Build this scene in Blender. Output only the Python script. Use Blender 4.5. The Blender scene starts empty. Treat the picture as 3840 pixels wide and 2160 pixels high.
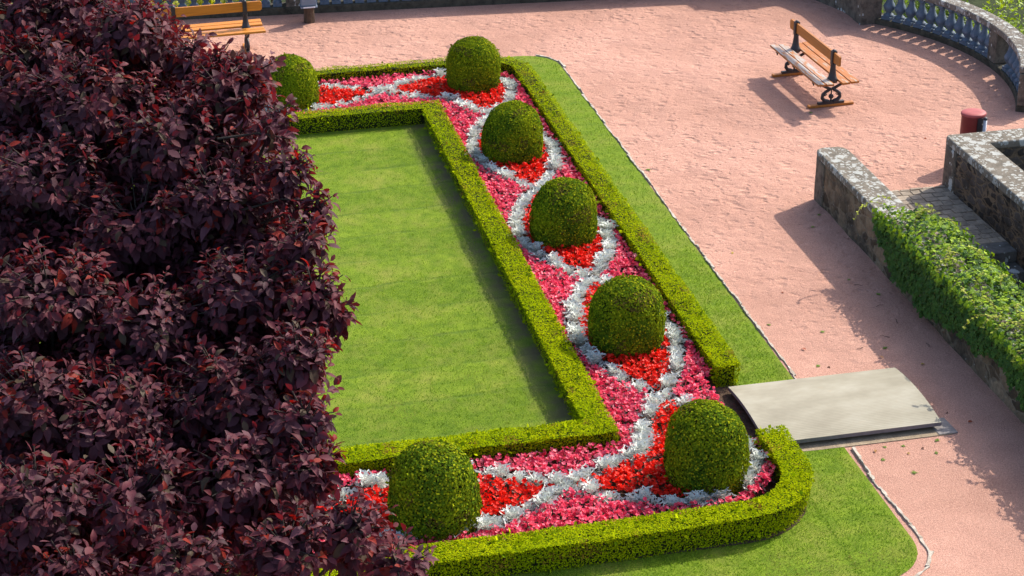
import bpy, bmesh, math, random
import numpy as np
from mathutils import Vector, Matrix
rng = np.random.default_rng(7); random.seed(7)
sc = bpy.context.scene
COL = sc.collection
PI = math.pi
SCALE = 0.8            # the survey below is in units of 0.8 m; everything is brought to metres at the end

# ------------------------------------------------------------------ helpers
def link(o, parent=None):
    COL.objects.link(o)
    if parent is not None: o.parent = parent
    return o
def tag(o, label=None, cat=None, group=None, kind=None):
    if label: o['label'] = label
    if cat: o['category'] = cat
    if group: o['group'] = group
    if kind: o['kind'] = kind
    return o
def empty(name, loc=(0, 0, 0), rz=0.0):
    o = bpy.data.objects.new(name, None); o.location = loc; o.rotation_euler = (0, 0, rz); o.empty_display_size = .1
    return link(o)
def npmesh(name, V, polys, mats, midx=None, col=None, smooth=False):
    """V (N,3); polys: list of int arrays (n,k); midx: one material index per array"""
    me = bpy.data.meshes.new(name)
    V = np.asarray(V, np.float32); me.vertices.add(len(V)); me.vertices.foreach_set('co', V.ravel())
    loops = np.concatenate([p.ravel() for p in polys]).astype(np.int32)
    sizes = np.concatenate([np.full(len(p), p.shape[1]) for p in polys]).astype(np.int32)
    starts = np.concatenate([[0], np.cumsum(sizes)[:-1]]).astype(np.int32)
    me.loops.add(len(loops)); me.loops.foreach_set('vertex_index', loops)
    me.polygons.add(len(sizes)); me.polygons.foreach_set('loop_start', starts)
    if midx is not None:
        me.polygons.foreach_set('material_index', np.concatenate([np.full(len(p), m) for p, m in zip(polys, midx)]).astype(np.int32))
    if smooth is not False:
        s = np.ones(len(sizes), bool) if smooth is True else np.concatenate([np.full(len(p), q) for p, q in zip(polys, smooth)])
        me.polygons.foreach_set('use_smooth', s)
    for m in (mats if isinstance(mats, (list, tuple)) else [mats]): me.materials.append(m)
    if col is not None:
        a = me.color_attributes.new('Col', 'FLOAT_COLOR', 'POINT')
        c = np.ones((len(V), 4), np.float32); c[:, :3] = col; a.data.foreach_set('color', c.ravel())
    me.update(calc_edges=True); me.validate()
    return me
def obj(name, me, parent=None):
    return link(bpy.data.objects.new(name, me), parent)
def nrm(a):
    return a / np.maximum(np.linalg.norm(a, axis=-1, keepdims=True), 1e-9)
def frames(d, up):
    d = nrm(d); z = nrm(up - (up * d).sum(-1, keepdims=True) * d); y = np.cross(z, d)
    return np.stack([d, y, z], axis=-1)          # columns: along, side, normal
def scatter(T, P, R, S):
    """T template (k,3); P (n,3); R (n,3,3); S (n,) or (n,3)"""
    S = np.asarray(S); S = S[:, None] if S.ndim == 1 else S
    X = T[None] * S[:, None, :]
    return (np.einsum('nij,nkj->nki', R, X) + P[:, None, :]).reshape(-1, 3)
def tile(F, n, k):
    F = np.asarray(F); return (F[None] + (np.arange(n) * k)[:, None, None]).reshape(-1, F.shape[1])
class Pool:
    """collects scattered leaves/boxes into one mesh"""
    def __init__(s): s.V = []; s.F = {}; s.C = []; s.n = 0
    def add(s, V, Fs, C=None, mat=0, smooth=False):
        V = np.asarray(V, float)
        for F in Fs: s.F.setdefault((F.shape[1], mat, smooth), []).append(np.asarray(F) + s.n)
        s.V.append(V); s.C.append(np.ones((len(V), 3)) if C is None else np.broadcast_to(C, (len(V), 3))); s.n += len(V)
        return s
    def leaves(s, T, TF, P, R, S, C, mat=0, smooth=False):
        n, k = len(P), len(T)
        s.add(scatter(T, P, R, S), [tile(f, n, k) for f in TF], np.repeat(C, k, 0), mat, smooth)
    def mesh(s, name, mats):
        ks = list(s.F)
        return npmesh(name, np.concatenate(s.V), [np.concatenate(s.F[k]) for k in ks], mats, [k[1] for k in ks], np.concatenate(s.C), [k[2] for k in ks])
    def box(s, c, h, rz=0, mat=0, C=None, taper=1.0):
        x, y, z = h; V = np.array([[sx * x * (taper if sz > 0 else 1), sy * y * (taper if sz > 0 else 1), sz * z] for sz in (-1, 1) for sy in (-1, 1) for sx in (-1, 1)], float)
        ca, sa = math.cos(rz), math.sin(rz); V = np.stack([V[:, 0] * ca - V[:, 1] * sa, V[:, 0] * sa + V[:, 1] * ca, V[:, 2]], 1) + np.array(c)
        F = np.array([[0, 2, 3, 1], [4, 5, 7, 6], [0, 1, 5, 4], [2, 6, 7, 3], [0, 4, 6, 2], [1, 3, 7, 5]]); return s.add(V, [F], C, mat)
    def tube(s, pts, rad, n=8, mat=0, C=None, cap=True):
        pts = np.asarray(pts, float); m = len(pts); rad = np.broadcast_to(rad, m)
        t = nrm(np.gradient(pts, axis=0)); ref = np.array([0, 0, 1.0]) if abs(t[0, 2]) < .9 else np.array([1.0, 0, 0])
        a = np.arange(n) * 2 * PI / n; V = []
        for i in range(m):
            u = np.cross(t[i], ref); u /= max(np.linalg.norm(u), 1e-6); w = np.cross(t[i], u); ref = ref if abs(np.dot(t[i], ref)) < .95 else u
            V.append(pts[i] + rad[i] * (np.cos(a)[:, None] * u + np.sin(a)[:, None] * w))
        i = np.arange(m - 1)[:, None] * n; j = np.arange(n)[None]; k = (j + 1) % n
        F = np.stack([i + j, i + k, i + k + n, i + j + n], -1).reshape(-1, 4)
        s.add(np.concatenate(V), [F], C, mat, True)
        if cap:
            s.F.setdefault((n, mat, False), []).append(np.array([list(range(n))[::-1], [(m - 1) * n + q for q in range(n)]]) + s.n - m * n)
        return s
    def lathe(s, prof, n=16, c=(0, 0, 0), mat=0, C=None, smooth=True, sx=1, sy=1):
        prof = np.asarray(prof, float); a = np.arange(n) * 2 * PI / n
        V = np.stack([prof[:, 0:1] * np.cos(a) * sx, prof[:, 0:1] * np.sin(a) * sy, np.repeat(prof[:, 1:2], n, 1)], -1).reshape(-1, 3) + np.array(c)
        m = len(prof); i = np.arange(m - 1)[:, None] * n; j = np.arange(n)[None]; k = (j + 1) % n
        F = np.stack([i + j, i + k, i + k + n, i + j + n], -1).reshape(-1, 4)
        return s.add(V, [F], C, mat, smooth)
    def prism(s, poly, z0, z1, mat=0, C=None):
        poly = np.asarray(poly, float); n = len(poly)
        area = 0.5 * np.sum(poly[:, 0] * np.roll(poly[:, 1], -1) - np.roll(poly[:, 0], -1) * poly[:, 1])
        if area < 0: poly = poly[::-1]
        z1 = np.broadcast_to(z1, n) if np.ndim(z1) == 0 else (np.asarray(z1)[::-1] if area < 0 else np.asarray(z1))
        V = np.concatenate([np.c_[poly, np.full(n, z0)], np.c_[poly, z1]])
        j = np.arange(n); k = (j + 1) % n
        s.add(V, [np.stack([j, k, k + n, j + n], 1)], C, mat)
        s.F.setdefault((n, mat, False), []).append(np.array([j[::-1], j + n]) + s.n - 2 * n)
        return s
def bevelled(o, w=.008, seg=2):
    m = o.modifiers.new('bevel', 'BEVEL'); m.width = w; m.segments = seg; m.limit_method = 'ANGLE'; m.angle_limit = .6
    return o
# value noise for geometry
def vnoise(P, f, seed=0):
    P = np.asarray(P, float) * f + seed * 17.31
    i = np.floor(P).astype(np.int64); t = P - i; t = t * t * (3 - 2 * t)
    def h(a): 
        q = (a[..., 0] * 374761393 + a[..., 1] * 668265263 + a[..., 2] * 2147483647 + seed * 974711) & 0x7fffffff
        q = ((q ^ (q >> 13)) * 1274126177) & 0x7fffffff
        return (q & 0xffff) / 65535.0
    r = 0
    for dx in (0, 1):
        for dy in (0, 1):
            for dz in (0, 1):
                w = (t[..., 0] if dx else 1 - t[..., 0]) * (t[..., 1] if dy else 1 - t[..., 1]) * (t[..., 2] if dz else 1 - t[..., 2])
                r = r + w * h(i + np.array([dx, dy, dz]))
    return r
def tangent(N, lift=(-.1, .35)):
    q = randdir(len(N)); q = q - (q * N).sum(1, keepdims=True) * N
    return nrm(nrm(q) + N * rng.uniform(*lift, (len(N), 1)))
def randdir(n):
    return nrm(rng.normal(size=(n, 3)))

# ------------------------------------------------------------------ materials
def srgb(r, g, b):
    f = lambda c: (c / 255 / 12.92) if c <= 10 else ((c / 255 + .055) / 1.055) ** 2.4
    return (f(r), f(g), f(b), 1)
class NT:
    def __init__(s, name):
        s.m = bpy.data.materials.new(name); s.m.use_nodes = True; s.t = s.m.node_tree; s.t.nodes.clear()
        s.out = s.n('ShaderNodeOutputMaterial'); s.tc = s.n('ShaderNodeTexCoord')
    def n(s, typ, **kw):
        o = s.t.nodes.new(typ)
        for k, v in kw.items():
            if hasattr(o, k): setattr(o, k, v)
        return o
    def l(s, a, b): s.t.links.new(a, b)
    def set(s, node, inp, v):
        i = node.inputs[inp]
        if hasattr(v, 'links') or isinstance(v, bpy.types.NodeSocket): s.l(v, i)
        else: i.default_value = v
    def mapping(s, scale=(1, 1, 1), rot=(0, 0, 0), coord='Object', loc=(0, 0, 0)):
        m = s.n('ShaderNodeMapping'); m.inputs['Scale'].default_value = scale; m.inputs['Rotation'].default_value = rot; m.inputs['Location'].default_value = loc
        s.l(s.tc.outputs[coord], m.inputs['Vector']); return m.outputs[0]
    def noise(s, scale, detail=4, rough=.55, vec=None, dist=0):
        x = s.n('ShaderNodeTexNoise'); x.inputs['Scale'].default_value = scale; x.inputs['Detail'].default_value = detail
        x.inputs['Roughness'].default_value = rough; x.inputs['Distortion'].default_value = dist
        s.l(vec if vec is not None else s.tc.outputs['Object'], x.inputs['Vector']); return x.outputs['Fac']
    def voro(s, scale, feature='F1', vec=None, rand=1.0, out='Distance'):
        x = s.n('ShaderNodeTexVoronoi'); x.feature = feature; x.inputs['Scale'].default_value = scale; x.inputs['Randomness'].default_value = rand
        s.l(vec if vec is not None else s.tc.outputs['Object'], x.inputs['Vector']); return x.outputs[out]
    def ramp(s, fac, stops, interp='LINEAR'):
        r = s.n('ShaderNodeValToRGB'); r.color_ramp.interpolation = interp; e = r.color_ramp.elements
        while len(e) < len(stops): e.new(.5)
        for q, (p, c) in zip(e, stops):
            q.position = p; q.color = c if len(c) == 4 else (*c, 1)
        s.l(fac, r.inputs['Fac']); return r.outputs['Color']
    def mix(s, fac, a, b, blend='MIX'):
        m = s.n('ShaderNodeMix'); m.data_type = 'RGBA'; m.blend_type = blend
        s.set(m, 0, fac)
        for i, v in ((6, a), (7, b)):
            if isinstance(v, tuple): m.inputs[i].default_value = v if len(v) == 4 else (*v, 1)
            else: s.l(v, m.inputs[i])
        return m.outputs[2]
    def math(s, op, a, b=0.0, c=0.0):
        m = s.n('ShaderNodeMath'); m.operation = op
        s.set(m, 0, a); s.set(m, 1, b); s.set(m, 2, c); return m.outputs[0]
    def bump(s, h, strength=.5, dist=.02, normal=None):
        b = s.n('ShaderNodeBump'); b.inputs['Strength'].default_value = strength; b.inputs['Distance'].default_value = dist
        s.l(h, b.inputs['Height'])
        if normal is not None: s.l(normal, b.inputs['Normal'])
        return b.outputs[0]
    def bsdf(s, col, rough=.8, spec=.3, normal=None, metal=0.0):
        b = s.n('ShaderNodeBsdfPrincipled')
        s.set(b, 'Base Color', col); s.set(b, 'Roughness', rough); s.set(b, 'Metallic', metal); b.inputs['Specular IOR Level'].default_value = spec
        if normal is not None: s.l(normal, b.inputs['Normal'])
        return b
    def done(s, shader):
        s.l(shader.outputs[0] if hasattr(shader, 'outputs') else shader, s.out.inputs['Surface']); return s.m
V4 = lambda *c: (*c, 1.0)
def mat_leaf(name, rough=.5, spec=.3, trans=.3, tcol=(1.2, 1.2, .6), sheen=0.0, nscale=0):
    t = NT(name); a = t.n('ShaderNodeVertexColor'); a.layer_name = 'Col'; col = a.outputs['Color']
    if nscale: col = t.mix(1.0, col, t.ramp(t.noise(nscale, 3), [(.25, (.7, .7, .7)), (.75, (1.25, 1.25, 1.25))]), 'MULTIPLY')
    b = t.bsdf(col, rough, spec)
    if sheen: b.inputs['Sheen Weight'].default_value = sheen
    tr = t.n('ShaderNodeBsdfTranslucent'); t.l(t.mix(1.0, col, V4(*tcol), 'MULTIPLY'), tr.inputs['Color'])
    m = t.n('ShaderNodeMixShader'); m.inputs[0].default_value = trans; t.l(b.outputs[0], m.inputs[1]); t.l(tr.outputs[0], m.inputs[2])
    return t.done(m)
def mat_plain(name, col, rough=.7, spec=.3, var=.25, scale=12, bump=.2, metal=0.0, bdist=.005):
    t = NT(name); n = t.noise(scale, 6, .6)
    c = t.mix(1.0, V4(*col), t.ramp(n, [(.25, (1 - var,) * 3), (.75, (1 + var,) * 3)]), 'MULTIPLY')
    return t.done(t.bsdf(c, rough, spec, t.bump(t.noise(scale * 4, 5), bump, bdist), metal))
M = {}
M['hedge'] = mat_leaf('box hedge leaves', .7, 0, .16, (1.5, 1.45, .5))
M['yew'] = mat_leaf('topiary leaves', .7, 0, .16, (1.5, 1.45, .5))
M['twig_core'] = mat_plain('hedge inner twigs', (.022, .028, .008), .9, .1, .5, 25, .6, bdist=.02)
M['plum'] = mat_leaf('purple plum leaves', .6, .16, .22, (2.5, .5, .45))
M['grass'] = mat_leaf('grass blades', .6, .2, .3, (1.2, 1.2, .6))
M['pink'] = mat_leaf('pink begonia petals', .5, .3, .3, (1.15, .9, .95))
M['red'] = mat_leaf('red begonia petals', .5, .3, .3, (1.15, .8, .8))
M['silver'] = mat_leaf('silver felted leaves', .8, .15, .2, (1, 1, .95))
M['ivy'] = mat_leaf('ivy leaves', .55, .15, .22, (1.5, 1.5, .5))
M['shrubleaf'] = mat_leaf('shrub leaves', .5, .3, .35, (1.4, 1.4, .5))
M['bark'] = mat_plain('plum bark', (.055, .042, .034), .85, .2, .4, 9, .7, bdist=.02)

def mat_gravel():
    t = NT('pink gravel'); W = t.mapping()
    big = t.noise(.35, 3, .5, W); fine = t.noise(55, 3, .7, W); grit = t.voro(60, vec=W)
    c = t.ramp(fine, [(.22, V4(.29, .155, .112)), (.5, V4(.49, .268, .196)), (.80, V4(.72, .45, .345))])
    c = t.mix(t.ramp(t.noise(110, 2, .6, W), [(.60, (0, 0, 0)), (.72, (.8, .8, .8))]), c, V4(.72, .53, .43))
    c = t.mix(t.ramp(t.voro(38, vec=W, out='Color'), [(.0, (.40, .40, .40)), (.13, (0, 0, 0))]), c, V4(.19, .11, .09))
    c = t.mix(1.0, c, t.ramp(t.noise(26, 4, .7, W), [(.3, (.84, .83, .82)), (.7, (1.12, 1.13, 1.14))]), 'MULTIPLY')
    c = t.mix(1.0, c, t.ramp(big, [(.32, (.86, .84, .83)), (.66, (1.06, 1.06, 1.07))]), 'MULTIPLY')
    c = t.mix(1.0, c, t.ramp(t.noise(2.6, 5, .6, W), [(.3, (.93, .91, .91)), (.7, (1.06, 1.06, 1.06))]), 'MULTIPLY')
    # trodden surface: scuffs and footprints, stronger on the open terrace than by the ivy wall
    sep = t.n('ShaderNodeSeparateXYZ'); t.l(W, sep.inputs[0])
    open_ = t.ramp(t.math('MULTIPLY_ADD', sep.outputs['Y'], 1 / 14, -19 / 14), [(.1, (.10,) * 3), (.65, (1,) * 3)])
    patch = t.ramp(t.noise(.7, 3, .5, W), [(.35, (.45,) * 3), (.65, (1,) * 3)])
    sc1 = t.noise(1, 4, .55, t.mapping((3.8, 4.3, 3), (0, 0, .2)), .8)
    foot = t.ramp(t.voro(1, 'F1', t.mapping((3.3, 4.0, 1), (0, 0, .3)), 1.0), [(.12, (0, 0, 0)), (.34, (1, 1, 1))])
    foot2 = t.ramp(t.voro(1, 'F1', t.mapping((7.0, 7.6, 1), (0, 0, .5), loc=(3, 7, 0)), 1.0), [(.10, (0, 0, 0)), (.30, (1, 1, 1))])
    h = t.math('ADD', t.math('MULTIPLY', sc1, .75), t.math('ADD', t.math('MULTIPLY', foot, .42), t.math('MULTIPLY', foot2, .24)))
    n1 = t.bump(t.math('MULTIPLY', t.math('MULTIPLY', h, open_), patch), 1.0, .07)
    n2 = t.bump(t.math('ADD', fine, t.math('MULTIPLY', grit, .4)), .7, .014, n1)
    return t.done(t.bsdf(c, .95, .1, n2))
M['gravel'] = mat_gravel()
def mat_lawn(name, stripes):
    t = NT(name); W = t.mapping()
    fine = t.noise(1, 4, .7, t.mapping((46, 70, 40))); mid = t.noise(5, 5, .6, W); big = t.noise(.9, 4, .55, t.mapping((1, 1.7, 1)))
    c = t.ramp(fine, [(.25, V4(.095, .18, .010)), (.5, V4(.17, .265, .015)), (.75, V4(.27, .355, .03))])
    c = t.mix(1.0, c, t.ramp(mid, [(.3, (.66, .73, .66)), (.7, (1.2, 1.14, 1.15))]), 'MULTIPLY')
    dry = t.ramp(t.math('ADD', t.math('MULTIPLY', t.noise(1.5, 6, .68, W), .8), t.math('MULTIPLY', big, .25)), [(.50, (0, 0, 0)), (.72, (.5, .5, .5))])
    c = t.mix(dry, c, V4(.37, .335, .075))
    h = fine
    if stripes:
        sep = t.n('ShaderNodeSeparateXYZ'); t.l(W, sep.inputs[0])
        y = t.math('ADD', sep.outputs['Y'], t.math('ADD', t.math('MULTIPLY', t.noise(1.3, 2, .5, W), .22), t.math('MULTIPLY', sep.outputs['X'], -.03)))
        s = t.math('ABSOLUTE', t.math('SINE', t.math('MULTIPLY', y, 3.3)))
        line = t.math('MULTIPLY', t.ramp(s, [(.0, (1, 1, 1)), (.2, (0, 0, 0))]), t.ramp(t.noise(1.1, 3, .6, t.mapping((1.2, .8, 1))), [(.36, (0,) * 3), (.58, (.85,) * 3)]))
        bands = t.ramp(t.math('MULTIPLY_ADD', t.math('SINE', t.math('MULTIPLY', y, 3.3)), .5, .5), [(.35, (.86, .89, .84)), (.65, (1.03, 1.01, 1.05))]); c = t.mix(1.0, c, bands, 'MULTIPLY')
        c = t.mix(t.math('MULTIPLY', line, .8), c, V4(.095, .16, .02)); h = t.math('SUBTRACT', fine, t.math('MULTIPLY', line, .5))  # shadows of the mow ridges painted in as dark green lines
        # worn bare strip under the hedge
        worn = t.math('MULTIPLY', t.ramp(t.math('MULTIPLY_ADD', sep.outputs['X'], 1 / .6, -5.12 / .6), [(.0, (0,) * 3), (.7, (1,) * 3)]), t.ramp(t.noise(2.2, 5, .6, W), [(.38, (0.1,) * 3), (.58, (.9,) * 3)]))
        c = t.mix(worn, c, V4(.16, .125, .07))
    nb = t.bump(h, .9, .03)
    return t.done(t.bsdf(c, .85, .12, nb))
M['lawn'] = mat_lawn('mown lawn', True); M['turf'] = mat_lawn('lawn strip', False)
def mat_soil():
    t = NT('garden soil'); n = t.noise(9, 6, .7)
    c = t.ramp(n, [(.3, V4(.05, .033, .022)), (.7, V4(.15, .10, .068))])
    return t.done(t.bsdf(c, .95, .1, t.bump(t.noise(30, 5, .7), .9, .03)))
M['soil'] = mat_soil()
def mat_stone(name, stone, mortar, scale=(3.2, 3.2, 5), dark=.5, lich=.0, mw=.07):
    t = NT(name); W = t.mapping(scale); 
    Wd = t.n('ShaderNodeVectorMath'); Wd.operation = 'ADD'; t.l(W, Wd.inputs[0])
    nz = t.n('ShaderNodeTexNoise'); nz.inputs['Scale'].default_value = 2.2; t.l(W, nz.inputs['Vector'])
    sub = t.n('ShaderNodeVectorMath'); sub.operation = 'MULTIPLY_ADD'; t.l(nz.outputs['Color'], sub.inputs[0]); sub.inputs[1].default_value = (.62,) * 3; sub.inputs[2].default_value = (-.31,) * 3
    t.l(sub.outputs[0], Wd.inputs[1]); W = Wd.outputs[0]
    e = t.voro(1, 'DISTANCE_TO_EDGE', W); cc = t.voro(1, 'F1', W, out='Color')
    sepc = t.n('ShaderNodeSeparateColor'); t.l(cc, sepc.inputs[0])
    sc_ = t.ramp(sepc.outputs[0], [(0, V4(*[q * (1 - dark) for q in stone])), (.6, V4(*stone)), (1, V4(*[q * 1.5 for q in stone]))])
    sc_ = t.mix(1.0, sc_, t.ramp(t.noise(14, 6, .7), [(.25, (.55,) * 3), (.75, (1.4,) * 3)]), 'MULTIPLY')
    mm = t.ramp(e, [(mw * .5, (1, 1, 1)), (mw * 1.3, (0, 0, 0))])
    c = t.mix(mm, sc_, t.mix(t.noise(20, 4), V4(*[q * .7 for q in mortar]), V4(*[q * 1.2 for q in mortar])))
    c = t.mix(t.ramp(t.noise(1.6, 6, .65), [(.46, (0,) * 3), (.66, (.8,) * 3)]), c, V4(.032, .028, .024))
    c = t.mix(t.ramp(t.noise(11, 3, .5), [(.70, (0,) * 3), (.74, (.7,) * 3)]), c, V4(.42, .42, .38))
    h = t.math('SUBTRACT', t.math('MINIMUM', e, .22), t.math('MULTIPLY', t.noise(16, 5), -.12))
    return t.done(t.bsdf(c, .9, .15, t.bump(h, .9, .06)))
M['rubble'] = mat_stone('dark rubble masonry', (.075, .062, .052), (.19, .137, .087), (3.7, 3.7, 7.4), .65, mw=.095)
M['oldwall'] = mat_stone('weathered sandstone rubble', (.17, .125, .08), (.2, .16, .11), (3.0, 3.0, 4.6), .6, mw=.06)
def mat_dressed(name, base, dark=(.05, .045, .04), lichen=.5, lcol=(.62, .64, .60), lscale=5.0):
    t = NT(name)
    c = t.ramp(t.noise(7, 7, .7), [(.28, V4(*dark)), (.55, V4(*base)), (.78, V4(*[q * 1.35 for q in base]))])
    if lichen:
        # round pale lichen colonies: cells kept at random, each with a ragged rim
        W = t.mapping((1, 1, .6)); j = t.noise(26, 4, .6)
        for s_, thr in ((lscale, .62), (lscale * 2.1, .5), (lscale * 4.3, .55)):
            d = t.voro(s_, 'F1', W, .9); cc = t.voro(s_, 'F1', W, .9, out='Color'); sp = t.n('ShaderNodeSeparateColor'); t.l(cc, sp.inputs[0])
            keep = t.math('LESS_THAN', t.math('ADD', sp.outputs[0], t.math('MULTIPLY_ADD', t.noise(1.4, 3, .5), .9, -.45)), lichen * thr)
            blob = t.ramp(t.math('ADD', d, t.math('MULTIPLY', t.math('SUBTRACT', j, .5), .75)), [(.34, (1,) * 3), (.44, (0,) * 3)])
            f = t.math('MULTIPLY', t.math('MULTIPLY', blob, keep), .85)
            c = t.mix(f, c, t.mix(t.noise(40, 3), V4(*[q * .7 for q in lcol]), V4(*[min(1, q * 1.15) for q in lcol])))
    return t.done(t.bsdf(c, .92, .12, t.bump(t.noise(24, 6, .7), .7, .02)))
M['coping'] = mat_dressed('lichened coping stone', (.185, .16, .125), (.10, .088, .07), .72, lcol=(.46, .465, .42))
M['balcop'] = mat_dressed('weathered balustrade stone', (.19, .165, .135), (.06, .052, .045), .5, lcol=(.5, .51, .47), lscale=7)
M['pier'] = mat_dressed('grey dressed stone', (.16, .135, .105), (.05, .042, .035), .04)
M['kerbdark'] = mat_dressed('mossy dark kerb stone', (.085, .075, .055), (.025, .024, .018), 0)
M['edging'] = mat_dressed('white limestone edging', (.50, .45, .37), (.27, .21, .15), 0)
M['sett'] = mat_stone('stone setts', (.22, .195, .165), (.2, .16, .125), (4.6, 4.6, 4.6), .3, mw=.06)
M['step'] = mat_dressed('worn step stone', (.16, .15, .135), (.08, .075, .065), .1)
M['baluster'] = mat_plain('blue grey painted baluster', (.095, .13, .175), .6, .3, .3, 9, .25)
M['concrete'] = mat_plain('old concrete strip', (.32, .25, .17), .95, .1, .35, 6, .6, bdist=.02)
M['grey_concrete'] = mat_plain('grey concrete', (.23, .21, .2), .95, .1, .3, 8, .5)
def mat_plate():
    t = NT('ribbed pale plate'); W = t.mapping()
    c = t.ramp(t.noise(1.5, 5, .6, t.mapping((1, 2.2, 1))), [(.3, V4(.25, .222, .155)), (.5, V4(.31, .28, .2)), (.7, V4(.37, .34, .255))])
    c = t.mix(t.ramp(t.noise(2.6, 5, .6, t.mapping((1, 1.6, 1), loc=(3.1, 1, 0))), [(.66, (0,) * 3), (.78, (.45,) * 3)]), c, V4(.44, .29, .15))
    c = t.mix(t.ramp(t.noise(6, 5, .6), [(.70, (0,) * 3), (.80, (.5,) * 3)]), c, V4(.2, .2, .19))
    s = t.n('ShaderNodeTexWave'); s.wave_type = 'BANDS'; s.bands_direction = 'Y'; s.inputs['Scale'].default_value = 9.0; s.inputs['Distortion'].default_value = .15
    t.l(W, s.inputs['Vector'])
    c = t.mix(1.0, c, t.ramp(s.outputs['Fac'], [(0, (.93,) * 3), (1, (1.04,) * 3)]), 'MULTIPLY')
    return t.done(t.bsdf(c, .65, .3, t.bump(s.outputs['Fac'], .25, .006)))
M['plate'] = mat_plate()
M['plate_edge'] = mat_plain('dull metal edge', (.16, .15, .165), .5, .4, .25, 10, .2)
def mat_wood(name, base, worn, amount):
    t = NT(name); g = t.noise(1, 5, .6, t.mapping((30, 1.6, 30)))
    c = t.ramp(g, [(.3, V4(*[q * .78 for q in base])), (.7, V4(*[q * 1.15 for q in base]))])
    if amount:
        w = t.ramp(t.noise(1, 5, .62, t.mapping((16, 3.2, 6))), [(.62 - amount * .28, (0,) * 3), (.70 - amount * .22, (1,) * 3)])
        up = t.n('ShaderNodeNewGeometry'); sp = t.n('ShaderNodeSeparateXYZ'); t.l(up.outputs['Normal'], sp.inputs[0])
        w = t.math('MULTIPLY', w, t.ramp(sp.outputs['Z'], [(.5, (0.1,) * 3), (.9, (1,) * 3)]))
        c = t.mix(w, c, t.mix(t.noise(1, 4, .7, t.mapping((60, 5, 30))), V4(*[q * .45 for q in worn]), V4(*[q * 1.2 for q in worn])))
    return t.done(t.bsdf(c, .5, .35, t.bump(g, .3, .004)))
M['wood_worn'] = mat_wood('worn orange varnish', (.40, .135, .022), (.46, .42, .37), .75); M['wood_half'] = mat_wood('half worn orange varnish', (.42, .14, .02), (.45, .38, .28), .28)
M['wood_rail'] = mat_wood('orange varnished rail', (.42, .15, .025), (.5, .4, .3), 0)
M['wood_new'] = mat_wood('fresh orange varnish', (.55, .2, .02), (.5, .4, .3), 0)
M['iron'] = mat_plain('black cast iron', (.022, .02, .024), .5, .5, .3, 30, .3)
M['binred'] = mat_plain('red painted steel', (.17, .026, .03), .5, .3, .18, 6, .1)
M['binlid'] = mat_plain('faded red lid', (.36, .075, .07), .55, .25, .25, 7, .1)  # lighter red than the body paints the sun falling on the lid
M['galv'] = mat_plain('galvanised steel', (.45, .45, .46), .45, .5, .2, 14, .1, metal=.6)
M['greybox'] = mat_plain('grey painted metal', (.16, .2, .25), .45, .5, .2, 8, .1)
M['oldpost'] = mat_plain('old brown timber', (.095, .062, .04), .85, .2, .4, 14, .6, bdist=.015)
M['white_lip'] = mat_plain('white enamel lip', (.75, .76, .78), .35, .5, .1, 10, .05)
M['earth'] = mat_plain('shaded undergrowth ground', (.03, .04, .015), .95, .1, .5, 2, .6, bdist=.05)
M['deadleaf'] = mat_leaf('dead leaf', .7, .2, .2, (1.2, 1, .8))

# ------------------------------------------------------------------ camera, sun, sky
cam = bpy.data.cameras.new('camera'); co = link(bpy.data.objects.new('camera', cam)); sc.camera = co
cam.sensor_width = 36; cam.lens = 7118.73 / 3840 * 36; cam.clip_start = .1; cam.clip_end = 2000
fw = Vector((0.1922354, 0.87866602, -0.43702582)); rt = Vector((0.97616328, -0.21693191, -0.00676747)); up = Vector((0.10075119, 0.42530761, 0.8994235))
CAM = np.array([0, 0, 13.0]); FW = np.array(fw); RT = np.array(rt); UP = np.array(up)
co.matrix_world = Matrix(((rt.x, up.x, -fw.x, 0), (rt.y, up.y, -fw.y, 0), (rt.z, up.z, -fw.z, 13), (0, 0, 0, 1)))
EL, AZ = math.radians(41), math.radians(61)
S = Vector((math.cos(EL) * math.sin(AZ), math.cos(EL) * math.cos(AZ), math.sin(EL)))
sl = bpy.data.lights.new('sun', 'SUN'); sl.energy = 2.8; sl.angle = math.radians(.55); sl.color = (1, .94, .84)
so = link(bpy.data.objects.new('sun', sl)); so.rotation_euler = S.to_track_quat('Z', 'Y').to_euler(); so.location = (20, 10, 30)
w = bpy.data.worlds.new('World'); sc.world = w; w.use_nodes = True
bg = w.node_tree.nodes['Background']; sky = w.node_tree.nodes.new('ShaderNodeTexSky'); sky.sky_type = 'NISHITA'; sky.sun_disc = False
sky.sun_elevation = EL; sky.sun_rotation = AZ; sky.altitude = 300; sky.air_density = .8; sky.dust_density = 3; sky.ozone_density = 1
w.node_tree.links.new(sky.outputs[0], bg.inputs[0]); bg.inputs[1].default_value = .15
sc.view_settings.view_transform = 'Standard'; sc.view_settings.look = 'None'; sc.view_settings.exposure = 1.03; sc.view_settings.gamma = 1

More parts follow.
